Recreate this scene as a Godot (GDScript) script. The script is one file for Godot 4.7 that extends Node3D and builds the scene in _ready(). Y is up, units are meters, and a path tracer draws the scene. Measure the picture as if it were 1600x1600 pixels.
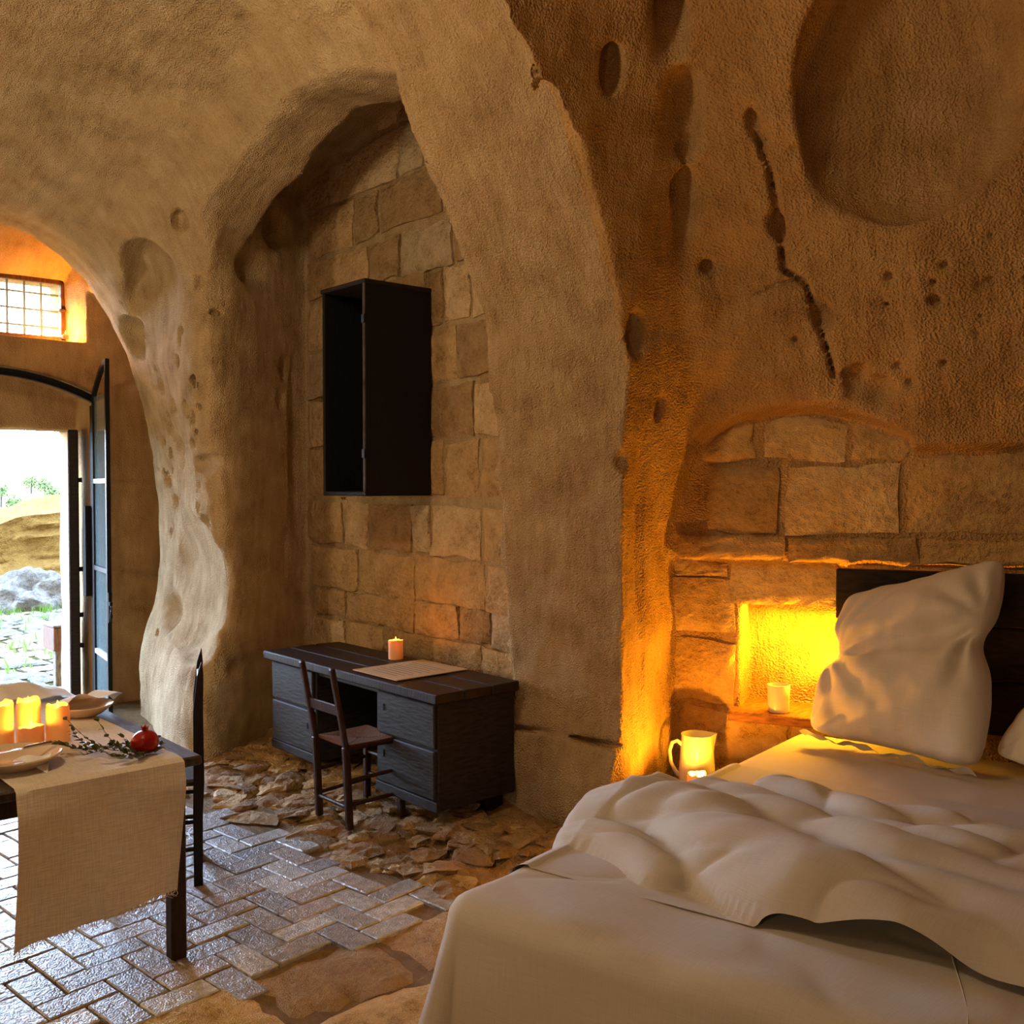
extends Node3D
# A rock-cut bedroom. Plan axes: u = +x runs along the long side of the bed, v = -z runs along the desk wall towards the entrance door.

const CELL := 0.019
var mats := {}
var used := {}
var rng := RandomNumberGenerator.new()
var n_big := FastNoiseLite.new()
var n_mid := FastNoiseLite.new()
var n_fine := FastNoiseLite.new()

func _ready() -> void:
	rng.seed = 71
	for a in [[n_big, 11, 0.9], [n_mid, 12, 3.1], [n_fine, 13, 9.0]]:
		a[0].seed = a[1]; a[0].frequency = a[2]; a[0].noise_type = FastNoiseLite.TYPE_SIMPLEX_SMOOTH
		a[0].fractal_type = FastNoiseLite.FRACTAL_FBM; a[0].fractal_octaves = 2
	setup_camera_and_light()
	make_materials()
	build_shell()
	build_openings()
	build_entrance()
	build_desk_wall()
	build_bed_wall()
	build_floor()
	build_outside()
	build_bed()
	build_desk()
	build_table()
	build_small_things()

func setup_camera_and_light() -> void:
	var cam := Camera3D.new()
	cam.name = "camera"; cam.fov = 54.6; cam.near = 0.05; cam.far = 4000.0
	cam.position = Vector3(0, 1.7, 0)
	cam.rotation_degrees = Vector3(-1.48, -41.3, 0)
	add_child(cam)
	cam.current = true
	var env := Environment.new()
	var sky_mat := ProceduralSkyMaterial.new()
	sky_mat.sky_top_color = Color(0.70, 0.82, 1.0)
	sky_mat.sky_horizon_color = Color(0.86, 0.93, 1.0)
	sky_mat.ground_bottom_color = Color(0.45, 0.42, 0.36)
	sky_mat.ground_horizon_color = Color(0.80, 0.80, 0.76)
	sky_mat.sun_angle_max = 1.0
	sky_mat.sky_energy_multiplier = 5.3
	sky_mat.ground_energy_multiplier = 1.5
	var sky := Sky.new()
	sky.sky_material = sky_mat
	env.background_mode = Environment.BG_SKY
	env.sky = sky
	env.ambient_light_source = Environment.AMBIENT_SOURCE_DISABLED
	env.tonemap_mode = Environment.TONE_MAPPER_LINEAR
	env.tonemap_exposure = 1.0
	env.sdfgi_enabled = true; env.ssao_enabled = true; env.ssil_enabled = true
	var we := WorldEnvironment.new()
	we.name = "world_environment"; we.environment = env
	add_child(we)

# ---------- small helpers ----------
func P(u: float, y: float, v: float) -> Vector3:
	return Vector3(u, y, -v)

func numbered(called: String) -> String:
	var n: int = used.get(called, 0)
	used[called] = n + 1
	return called if n == 0 else "%s_%03d" % [called, n]

func meta(o: Node, label := "", category := "", group := "", kind := "") -> Node:
	if label != "": o.set_meta("label", label)
	if category != "": o.set_meta("category", category)
	if group != "": o.set_meta("group", group)
	if kind != "": o.set_meta("kind", kind)
	return o

func thing(called: String, at: Vector3, turn := 0.0) -> Node3D:
	var o := Node3D.new()
	o.name = numbered(called)
	add_child(o)
	o.position = at
	o.rotation.y = turn
	return o

func put(called: String, mesh: Mesh, mat: Material, parent: Node = self) -> MeshInstance3D:
	var o := MeshInstance3D.new()
	o.name = numbered(called) if parent == self else called
	o.mesh = mesh
	if mat != null: o.material_override = mat
	parent.add_child(o, true)
	return o

# a triangle soup that becomes one mesh; quads are given counter-clockwise as seen from the front and stored the other way round
class Soup:
	var pos := PackedVector3Array()
	var idx := PackedInt32Array()
	var uvs := PackedVector2Array()
	func add(p: Vector3, t := Vector2.ZERO) -> int:
		pos.append(p); uvs.append(t)
		return pos.size() - 1
	func tri(a: int, b: int, c: int) -> void:
		idx.append(a); idx.append(c); idx.append(b)
	func quad(a: int, b: int, c: int, d: int) -> void:
		tri(a, b, c); tri(a, c, d)
	func quadp(a: Vector3, b: Vector3, c: Vector3, d: Vector3) -> void:
		var i := add(a, Vector2(0, 0)); add(b, Vector2(1, 0)); add(c, Vector2(1, 1)); add(d, Vector2(0, 1))
		quad(i, i + 1, i + 2, i + 3)
	func box(c: Vector3, s: Vector3, turn := Basis.IDENTITY) -> void:
		var h := s * 0.5
		for f in 3:
			for sg in [-1.0, 1.0]:
				var n := Vector3.ZERO; n[f] = sg
				var a := Vector3.ZERO; a[(f + 1) % 3] = 1.0
				var b := Vector3.ZERO; b[(f + 2) % 3] = 1.0
				if sg < 0: a = -a
				var q := []
				for k in [[-1, -1], [1, -1], [1, 1], [-1, 1]]:
					q.append(c + turn * ((n + a * k[0] + b * k[1]) * h))
				quadp(q[0], q[1], q[2], q[3])
	func grid(nx: int, ny: int, f: Callable) -> void:
		var base := pos.size()
		for j in ny + 1:
			for i in nx + 1:
				add(f.call(float(i) / nx, float(j) / ny), Vector2(float(i) / nx, float(j) / ny))
		for j in ny:
			for i in nx:
				var a := base + j * (nx + 1) + i
				quad(a, a + 1, a + nx + 2, a + nx + 1)
	func tube(path: Array, radii: Array, sides := 8, caps := true) -> void:
		var base := pos.size()
		var n := path.size()
		var side := Vector3.ZERO
		for i in n:
			var d: Vector3 = (path[min(i + 1, n - 1)] - path[max(i - 1, 0)]).normalized()
			if side == Vector3.ZERO:
				side = d.cross(Vector3.UP)
				if side.length() < 0.1: side = d.cross(Vector3.RIGHT)
			side = (side - d * side.dot(d)).normalized()
			var up := side.cross(d)
			for k in sides + 1:
				var a := TAU * k / sides
				add(path[i] + (side * cos(a) + up * sin(a)) * radii[i], Vector2(float(k) / sides, float(i) / (n - 1)))
		for i in n - 1:
			for k in sides:
				var a := base + i * (sides + 1) + k
				quad(a, a + sides + 1, a + sides + 2, a + 1)
		if caps:
			for e in [0, n - 1]:
				var c := add(path[e])
				for k in sides:
					var a: int = base + e * (sides + 1) + k
					var a0 := add(pos[a]); var a1 := add(pos[a + 1])
					if e == 0: tri(c, a0, a1)
					else: tri(c, a1, a0)
	func lathe(prof: Array, sides := 28, at := Vector3.ZERO) -> void:
		var base := pos.size()
		for i in prof.size():
			for k in sides + 1:
				var a := TAU * k / sides
				add(at + Vector3(cos(a) * prof[i].x, prof[i].y, sin(a) * prof[i].x), Vector2(float(k) / sides, float(i) / max(1, prof.size() - 1)))
		for i in prof.size() - 1:
			for k in sides:
				var a := base + i * (sides + 1) + k
				quad(a, a + sides + 1, a + sides + 2, a + 1)
	func mesh(smooth := true, crease := 50.0) -> ArrayMesh:
		var limit := cos(deg_to_rad(crease))
		var nrm := PackedVector3Array()
		var out_pos := pos; var out_uv := uvs; var out_idx := idx
		if smooth:
			# weld by place, average where faces meet below the crease angle
			var face := PackedVector3Array()
			var at_place := {}
			for t in range(0, idx.size(), 3):
				var n := (pos[idx[t + 2]] - pos[idx[t]]).cross(pos[idx[t + 1]] - pos[idx[t]])
				face.append(n)
				for k in 3:
					var key := Vector3i((pos[idx[t + k]] * 20000.0).round())
					if not at_place.has(key): at_place[key] = PackedInt32Array()
					at_place[key].append(t / 3)
			out_pos = PackedVector3Array(); out_uv = PackedVector2Array(); out_idx = PackedInt32Array()
			for t in range(0, idx.size(), 3):
				var fn := face[t / 3]
				if fn.length() < 1e-12: continue
				var fu := fn.normalized()
				for k in 3:
					var key := Vector3i((pos[idx[t + k]] * 20000.0).round())
					var s := Vector3.ZERO
					for o in at_place[key]:
						if face[o].length() > 1e-12 and face[o].normalized().dot(fu) > limit: s += face[o]
					out_pos.append(pos[idx[t + k]]); out_uv.append(uvs[idx[t + k]]); nrm.append(s.normalized()); out_idx.append(out_pos.size() - 1)
		else:
			out_pos = PackedVector3Array(); out_uv = PackedVector2Array(); out_idx = PackedInt32Array()
			for t in range(0, idx.size(), 3):
				var n := (pos[idx[t + 2]] - pos[idx[t]]).cross(pos[idx[t + 1]] - pos[idx[t]]).normalized()
				for k in 3:
					out_pos.append(pos[idx[t + k]]); out_uv.append(uvs[idx[t + k]]); nrm.append(n); out_idx.append(out_pos.size() - 1)
		var arr := []
		arr.resize(Mesh.ARRAY_MAX)
		arr[Mesh.ARRAY_VERTEX] = out_pos; arr[Mesh.ARRAY_NORMAL] = nrm; arr[Mesh.ARRAY_TEX_UV] = out_uv; arr[Mesh.ARRAY_INDEX] = out_idx
		var m := ArrayMesh.new()
		m.add_surface_from_arrays(Mesh.PRIMITIVE_TRIANGLES, arr)
		return m

# a box with chamfered edges, a little uneven when rough > 0
func soft_box(s: Vector3, bevel := 0.004, rough := 0.0) -> ArrayMesh:
	var so := Soup.new()
	soft_box_into(so, Vector3.ZERO, s, Basis.IDENTITY, bevel, rough)
	return so.mesh(true, 30.0)

func soft_box_into(so: Soup, c: Vector3, s: Vector3, turn: Basis, bevel: float, rough := 0.0) -> void:
	var h := s * 0.5
	bevel = min(bevel, min(h.x, min(h.y, h.z)) * 0.9)
	var pt := {}
	for sx in [-1, 1]:
		for sy in [-1, 1]:
			for sz in [-1, 1]:
				var j := Vector3(rng.randf_range(-rough, rough), rng.randf_range(-rough, rough), rng.randf_range(-rough, rough))
				for ax in 3:
					var p := Vector3(sx, sy, sz) * (h - Vector3(bevel, bevel, bevel))
					p[ax] = [sx, sy, sz][ax] * h[ax]
					pt[[sx, sy, sz, ax]] = c + turn * (p + j)
	for ax in 3:
		var a := (ax + 1) % 3; var b := (ax + 2) % 3
		for sg in [-1, 1]:
			var q := []
			for k in [[-1, -1], [1, -1], [1, 1], [-1, 1]]:
				var key := [0, 0, 0, ax]
				key[ax] = sg; key[a] = k[0] * sg; key[b] = k[1]
				q.append(pt[key])
			so.quadp(q[0], q[1], q[2], q[3])
		# bevel strips along axis ax between faces a and b
		for sa in [-1, 1]:
			for sb in [-1, 1]:
				var k0 := [0, 0, 0, a]; var k1 := [0, 0, 0, b]
				k0[a] = sa; k0[b] = sb; k1[a] = sa; k1[b] = sb
				var k0m := k0.duplicate(); k0m[ax] = -1
				var k0p := k0.duplicate(); k0p[ax] = 1
				var k1m := k1.duplicate(); k1m[ax] = -1
				var k1p := k1.duplicate(); k1p[ax] = 1
				if sa * sb > 0: so.quadp(pt[k0m], pt[k1m], pt[k1p], pt[k0p])
				else: so.quadp(pt[k0p], pt[k1p], pt[k1m], pt[k0m])
	for sx in [-1, 1]:
		for sy in [-1, 1]:
			for sz in [-1, 1]:
				var a0: Vector3 = pt[[sx, sy, sz, 0]]; var a1: Vector3 = pt[[sx, sy, sz, 1]]; var a2: Vector3 = pt[[sx, sy, sz, 2]]
				var i := so.add(a0); so.add(a1); so.add(a2)
				if sx * sy * sz > 0: so.tri(i, i + 1, i + 2)
				else: so.tri(i, i + 2, i + 1)

# turns "along" into a box axis: a basis whose y runs from a to b
func along(a: Vector3, b: Vector3, side := Vector3(1, 0, 0)) -> Basis:
	var y := (b - a).normalized()
	var x := (side - y * side.dot(y)).normalized()
	return Basis(x, y, x.cross(y))

# ---------- materials ----------
func noise_img(seed_: int, freq: float, size: int, octaves := 4, kind := FastNoiseLite.TYPE_SIMPLEX_SMOOTH, sy := 1.0) -> PackedByteArray:
	var n := FastNoiseLite.new()
	n.seed = seed_; n.noise_type = kind; n.frequency = freq; n.fractal_octaves = octaves
	n.fractal_type = FastNoiseLite.FRACTAL_FBM
	if sy == 1.0:
		return n.get_seamless_image(size, size, false, false, 0.1, true).get_data()
	var im := n.get_seamless_image(size, int(size / sy), false, false, 0.1, true)
	im.resize(size, size, Image.INTERPOLATE_CUBIC)
	return im.get_data()

func ramp_tex(size: int, layers: Array, stops: Array) -> ImageTexture:
	# layers: [bytes, weight]; stops: colours from low to high
	var g := Gradient.new()
	g.offsets = PackedFloat32Array(); g.colors = PackedColorArray()
	var lut := PackedColorArray()
	for i in 256:
		var x := i / 255.0 * (stops.size() - 1)
		var k: int = min(int(x), stops.size() - 2)
		lut.append(stops[k].lerp(stops[k + 1], x - k))
	var out := PackedByteArray()
	out.resize(size * size * 3)
	var total := 0.0
	for l in layers: total += l[1]
	var l0: PackedByteArray = layers[0][0]; var w0: float = layers[0][1] / total
	var l1: PackedByteArray = layers[1][0] if layers.size() > 1 else l0
	var w1: float = layers[1][1] / total if layers.size() > 1 else 0.0
	var l2: PackedByteArray = layers[2][0] if layers.size() > 2 else l0
	var w2: float = layers[2][1] / total if layers.size() > 2 else 0.0
	for i in size * size:
		var c := lut[clampi(int((l0[i] * w0 + l1[i] * w1 + l2[i] * w2 - 127.5) * 1.5 + 127.5), 0, 255)]
		out[i * 3] = int(c.r * 255.0); out[i * 3 + 1] = int(c.g * 255.0); out[i * 3 + 2] = int(c.b * 255.0)
	return ImageTexture.create_from_image(Image.create_from_data(size, size, false, Image.FORMAT_RGB8, out))

func grey_tex(size: int, layers: Array) -> ImageTexture:
	return ramp_tex(size, layers, [Color.BLACK, Color.WHITE])

func mat(called: String, color: Color, rough := 0.9, tex: Texture2D = null, bump: Texture2D = null, depth := 0.5, scale := 1.0, world := true) -> StandardMaterial3D:
	var m := StandardMaterial3D.new()
	m.resource_name = called
	m.albedo_color = color; m.roughness = rough; m.metallic_specular = 0.4
	m.albedo_texture = tex
	if bump != null:
		m.heightmap_enabled = true; m.heightmap_texture = bump; m.heightmap_scale = depth
	if tex != null or bump != null:
		m.uv1_triplanar = true; m.uv1_world_triplanar = world
		m.uv1_scale = Vector3.ONE * scale; m.uv1_triplanar_sharpness = 4.0
	mats[called] = m
	return m

func weave_tex(size: int) -> ImageTexture:
	# plain linen weave with slubs
	var g := RandomNumberGenerator.new(); g.seed = 5
	var warp := PackedFloat32Array(); var weft := PackedFloat32Array()
	for i in size / 4:
		warp.append(g.randf_range(0.5, 1.0)); weft.append(g.randf_range(0.5, 1.0))
	var out := PackedByteArray(); out.resize(size * size)
	for y in size:
		for x in size:
			var a := sin(PI * (x % 4 + 0.5) / 4.0) * warp[x / 4]; var b := sin(PI * (y % 4 + 0.5) / 4.0) * weft[y / 4]
			var over := (x / 4 + y / 4) % 2 == 0
			out[y * size + x] = int(255.0 * clampf(a * (1.0 if over else 0.55) * 0.6 + b * (0.55 if over else 1.0) * 0.4, 0.0, 1.0))
	return ImageTexture.create_from_image(Image.create_from_data(size, size, false, Image.FORMAT_L8, out))

func cloth_tex(size: int, low: float) -> ImageTexture:
	# uneven linen threads: every warp and weft thread has a tone of its own
	var n := FastNoiseLite.new(); n.seed = 33; n.frequency = 0.22; n.fractal_octaves = 3
	var out := PackedByteArray(); out.resize(size * size * 3)
	for y in size:
		for x in size:
			var a := n.get_noise_2d(x * 1.0, y * 0.03); var b := n.get_noise_2d(x * 0.03 + 500.0, y * 1.0)
			var v := int(255.0 * clampf(lerpf(low, 1.0, 0.5 + 0.75 * (a * 0.45 + b * 0.55)), 0.0, 1.0))
			var o := (y * size + x) * 3
			out[o] = v; out[o + 1] = v; out[o + 2] = v
	return ImageTexture.create_from_image(Image.create_from_data(size, size, false, Image.FORMAT_RGB8, out))

func wood(called: String, c: Color, rough: float) -> void:
	var m := mat(called, c, rough, mats["t_wood"], mats["t_wood_h"], 0.12, 1.0, false)
	m.uv1_scale = Vector3(1.6, 1.6, 1.6)
	if called in ["desk_wood", "wood_honey", "wood_dark"]:
		m.albedo_texture = mats["t_wood_r"]; m.heightmap_texture = mats["t_wood_h_r"]

func make_materials() -> void:
	var S := 1024
	var grain := noise_img(3, 0.15, S, 3)
	var blotch := noise_img(4, 0.006, S, 5)
	var pits := noise_img(5, 0.035, S, 3, FastNoiseLite.TYPE_CELLULAR)
	var strokes := noise_img(6, 0.03, S, 4, FastNoiseLite.TYPE_SIMPLEX_SMOOTH, 5.0)
	var lumps := noise_img(8, 0.02, S, 4)
	var rock_c := ramp_tex(S, [[blotch, 0.45], [grain, 0.35], [strokes, 0.25]], [Color(0.54, 0.47, 0.36), Color(0.68, 0.61, 0.49), Color(0.74, 0.68, 0.565), Color(0.81, 0.755, 0.65)])
	var block_c := ramp_tex(S, [[blotch, 0.45], [pits, 0.3], [grain, 0.35]], [Color(0.55, 0.48, 0.38), Color(0.77, 0.72, 0.63), Color(0.84, 0.80, 0.72), Color(0.90, 0.87, 0.81)])
	var rock_h := grey_tex(S, [[lumps, 0.4], [strokes, 0.4], [grain, 0.55]])
	var block_h := grey_tex(S, [[pits, 0.5], [lumps, 0.5], [grain, 0.3]])
	var wood_c := ramp_tex(S, [[strokes, 0.8], [grain, 0.2]], [Color(0.55, 0.5, 0.46), Color(0.85, 0.82, 0.8), Color.WHITE])
	mats["t_rock_c"] = rock_c; mats["t_rock_h"] = rock_h; mats["t_block_h"] = block_h; mats["t_wood"] = wood_c
	var wood_h := grey_tex(S, [[strokes, 1.0], [grain, 0.25]])
	mats["t_wood_h"] = wood_h
	for k in ["t_wood", "t_wood_h"]:
		var im: Image = mats[k].get_image().duplicate()
		im.rotate_90(CLOCKWISE)
		mats[k + "_r"] = ImageTexture.create_from_image(im)
	mat("rock", Color(1.0, 0.965, 0.90), 0.95, rock_c, rock_h, 2.2, 0.55)
	mat("rock_ceiling", Color(1.0, 0.965, 0.90), 0.95, rock_c, rock_h, 2.2, 0.55)
	mat("rock_arch", Color(0.96, 0.90, 0.83), 0.95, rock_c, rock_h, 1.8, 0.6)
	mat("rock_bed", Color(0.97, 0.86, 0.70), 0.95, rock_c, rock_h, 2.2, 0.5)
	mat("mortar", Color(1.0, 0.93, 0.82), 0.97, rock_c, rock_h, 0.8, 0.9)
	for i in 5:
		var t: Color = [Color(1.0, 0.93, 0.82), Color(0.93, 0.83, 0.68), Color(0.98, 0.88, 0.72), Color(0.87, 0.77, 0.63), Color(1.0, 0.96, 0.88)][i]
		mat("block_%d" % i, t, 0.95, block_c, block_h, 2.4, 0.7 + 0.13 * i)
		mat("bed_block_%d" % i, t * Color(1.0, 0.97, 0.88), 0.95, block_c, block_h, 1.6, 0.7 + 0.13 * i)
	mat("plaster", Color(0.93, 0.82, 0.68), 0.95, rock_c, rock_h, 0.8, 0.5)
	mat("plaster_pale", Color(1.0, 0.95, 0.86), 0.95, rock_c, rock_h, 0.7, 0.6)
	var brick_c := ramp_tex(512, [[noise_img(21, 0.02, 512, 4), 0.6], [noise_img(22, 0.15, 512, 3), 0.4]], [Color(0.58, 0.57, 0.55), Color(0.76, 0.75, 0.73), Color(0.88, 0.87, 0.85)])
	var brick_h := grey_tex(512, [[noise_img(23, 0.03, 512, 4), 0.6], [noise_img(24, 0.12, 512, 3), 0.5]])
	mats["t_brick_c"] = brick_c; mats["t_brick_h"] = brick_h
	for i in 5:
		var t: Color = [Color(0.86, 0.80, 0.74), Color(0.78, 0.70, 0.63), Color(0.92, 0.87, 0.82), Color(0.72, 0.66, 0.62), Color(0.84, 0.74, 0.66)][i]
		var bt: Color = [Color(0.88, 0.87, 0.85), Color(0.80, 0.78, 0.75), Color(0.95, 0.94, 0.92), Color(0.76, 0.75, 0.75), Color(0.86, 0.80, 0.75)][i]
		mat("brick_%d" % i, bt, 0.40, brick_c, brick_h, 0.5, 1.7)
		mats["brick_%d" % i].metallic_specular = 0.7
		mat("slab_%d" % i, t * Color(1.12, 1.06, 0.86), 0.8, block_c, block_h, 3.0, 0.9)
		mat("rubble_%d" % i, t * Color(1.0, 0.94, 0.78), 0.85, block_c, block_h, 2.0, 1.1)
	wood("wood_dark", Color(0.16, 0.12, 0.09), 0.7)
	wood("wood_black", Color(0.05, 0.042, 0.036), 0.75)
	wood("wood_brown", Color(0.36, 0.22, 0.12), 0.6)
	wood("wood_grey", Color(0.42, 0.39, 0.36), 0.8)
	wood("wood_honey", Color(0.62, 0.40, 0.20), 0.6)
	mat("rail_paint", Color(0.75, 0.72, 0.68), 0.5)
	wood("desk_top", Color(0.17, 0.11, 0.075), 0.45)
	wood("desk_wood", Color(0.20, 0.18, 0.165), 0.6)
	wood("wood_edge", Color(0.34, 0.31, 0.28), 0.7)
	wood("wood_chair", Color(0.27, 0.15, 0.09), 0.5)
	wood("wood_chair_dark", Color(0.13, 0.09, 0.07), 0.4)
	wood("wood_table", Color(0.30, 0.24, 0.20), 0.55)
	wood("wood_leg", Color(0.22, 0.14, 0.10), 0.55)
	var weave := weave_tex(256)
	var cloth_c := cloth_tex(512, 0.92); var coarse_c := cloth_tex(512, 0.76)
	for a in [["linen", Color(0.77, 0.74, 0.70)], ["linen_sheet", Color(0.80, 0.76, 0.70)], ["linen_pillow", Color(0.86, 0.83, 0.79)], ["runner", Color(0.95, 0.90, 0.82)], ["napkin", Color(0.92, 0.92, 0.92)]]:
		var m := mat(a[0], a[1], 0.95, coarse_c if a[0] == "runner" else cloth_c, weave, 0.03, 2.2 if a[0] != "runner" else 2.6, false)
		m.rim_enabled = true; m.rim = 0.25; m.rim_tint = 0.5
	mats["runner"].backlight_enabled = true; mats["runner"].backlight = Color(0.35, 0.30, 0.24)
	mats["runner"].heightmap_scale = 0.09
	mat("wax", Color(0.94, 0.84, 0.66), 0.5)
	mats["wax"].subsurf_scatter_enabled = true; mats["wax"].subsurf_scatter_strength = 0.1
	mats["wax"].backlight_enabled = true; mats["wax"].backlight = Color(0.9, 0.72, 0.46)
	mat("wick", Color(0.05, 0.04, 0.04), 0.9)
	var fl := mat("flame", Color(1.0, 0.8, 0.4), 0.5)
	fl.emission_enabled = true; fl.emission = Color(1.0, 0.72, 0.30); fl.emission_energy_multiplier = 6.0
	var bu := mat("bulb", Color(1.0, 0.8, 0.4), 0.4)
	bu.emission_enabled = true; bu.emission = Color(1.0, 0.70, 0.20); bu.emission_energy_multiplier = 3.0
	var pg := mat("unseen_lamp_paper", Color(0.9, 0.85, 0.75), 0.9)
	pg.emission_enabled = true; pg.emission = Color(1.0, 0.85, 0.62); pg.emission_energy_multiplier = 1.0
	mat("ceramic", Color(0.82, 0.74, 0.64), 0.25)
	mat("ceramic_white", Color(0.84, 0.82, 0.78), 0.25)
	mat("steel", Color(0.75, 0.74, 0.72), 0.25); mats["steel"].metallic = 1.0
	mat("parchment", Color(0.80, 0.68, 0.52), 0.85)
	mat("faint_ink", Color(0.42, 0.33, 0.24), 0.9)
	mat("rush", Color(0.50, 0.33, 0.17), 0.85, mats["t_wood"], null, 0.0, 6.0, false)
	mat("pomegranate", Color(0.55, 0.07, 0.035), 0.35, null, mats["t_brick_h"], 0.05, 6.0, false)
	mat("leaf_0", Color(0.25, 0.28, 0.09), 0.45); mat("leaf_1", Color(0.33, 0.34, 0.12), 0.45)
	mat("twig", Color(0.28, 0.17, 0.11), 0.8)
	mat("terrace_dirt", Color(0.27, 0.29, 0.18), 0.95, rock_c, rock_h, 1.0, 0.8)
	for i in 3: mat("terrace_%d" % i, [Color(0.45, 0.44, 0.41), Color(0.41, 0.405, 0.39), Color(0.48, 0.45, 0.39)][i], 0.85, brick_c, brick_h, 1.2, 0.8)
	var gm := mat("grass", Color(0.20, 0.30, 0.07), 0.8)
	gm.backlight_enabled = true; gm.backlight = Color(0.3, 0.4, 0.1)
	mat("boulder", Color(0.52, 0.52, 0.51), 0.95, brick_c, block_h, 5.0, 0.7)
	mat("bank", Color(0.50, 0.43, 0.28), 0.95, rock_c, block_h, 5.0, 0.35)
	mat("hill_pale", Color(0.56, 0.52, 0.40), 1.0, rock_c, null, 0.0, 0.03)
	mat("hill_far", Color(0.50, 0.50, 0.36), 1.0, rock_c, null, 0.0, 0.01)
	mat("bush", Color(0.24, 0.31, 0.13), 0.9)
	for k in ["terrace_dirt", "terrace_0", "terrace_1", "terrace_2", "boulder", "bank", "hill_pale", "hill_far"]: mats[k].metallic_specular = 0.08
	mat("dirt", Color(0.70, 0.62, 0.50), 0.95, rock_c, rock_h, 1.0, 1.2)

# ---------- the rock shell: the air of the cave as a distance field, meshed where rock begins ----------
var lut_wall := PackedFloat32Array()
var lut_far := PackedFloat32Array()
var lut_near := PackedFloat32Array()
var features := []

func lut(x0: float, step: float, n: int, pts: Array) -> PackedFloat32Array:
	var c := PackedFloat32Array()
	for i in n:
		var x := x0 + i * step
		var k := 0
		while k < pts.size() - 2 and pts[k + 1][0] < x: k += 1
		var t: float = clampf((x - pts[k][0]) / (pts[k + 1][0] - pts[k][0]), 0.0, 1.0)
		c.append(lerpf(pts[k][1], pts[k + 1][1], t))
	# soften the corners of the table
	for r in 3:
		var d := c.duplicate()
		for i in range(1, n - 1): d[i] = (c[i - 1] + c[i] * 2.0 + c[i + 1]) * 0.25
		c = d
	return c

func at_lut(t: PackedFloat32Array, x: float) -> float:
	var i := clampi(int(x), 0, t.size() - 2)
	return lerpf(t[i], t[i + 1], clampf(x - i, 0.0, 1.0))

func smax(a: float, b: float, k: float) -> float:
	var h := maxf(k - absf(a - b), 0.0) / k
	return maxf(a, b) + h * h * k * 0.25

func smin(a: float, b: float, k: float) -> float:
	var h := maxf(k - absf(a - b), 0.0) / k
	return minf(a, b) - h * h * k * 0.25

func setup_shell_tables() -> void:
	lut_wall = lut(3.0, 0.05, 120, [[3.0, 2.62], [3.8, 2.64], [4.6, 2.68], [5.3, 2.70], [5.65, 2.58], [6.1, 2.62], [6.9, 2.80], [7.45, 2.88], [7.6, 3.12], [9.0, 3.2]])
	lut_far = lut(0.0, 0.05, 120, [[0.0, 3.28], [0.46, 3.29], [0.54, 3.32], [0.76, 3.31], [1.6, 3.24], [2.2, 3.18], [2.5, 3.19], [3.02, 2.92], [3.47, 2.62], [3.68, 2.516], [3.87, 2.38], [4.1, 2.17], [4.3, 1.85], [4.42, 1.4], [4.5, 0.6], [4.6, -3.0]])
	lut_near = lut(0.0, 0.05, 120, [[0.0, 3.34], [0.42, 3.37], [0.5, 3.46], [2.18, 3.44], [2.67, 3.30], [3.17, 3.06], [3.45, 2.92], [3.75, 2.70], [4.0, 2.45], [4.2, 2.1], [4.35, 1.6], [4.45, 0.6], [4.6, -3.0]])

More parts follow.
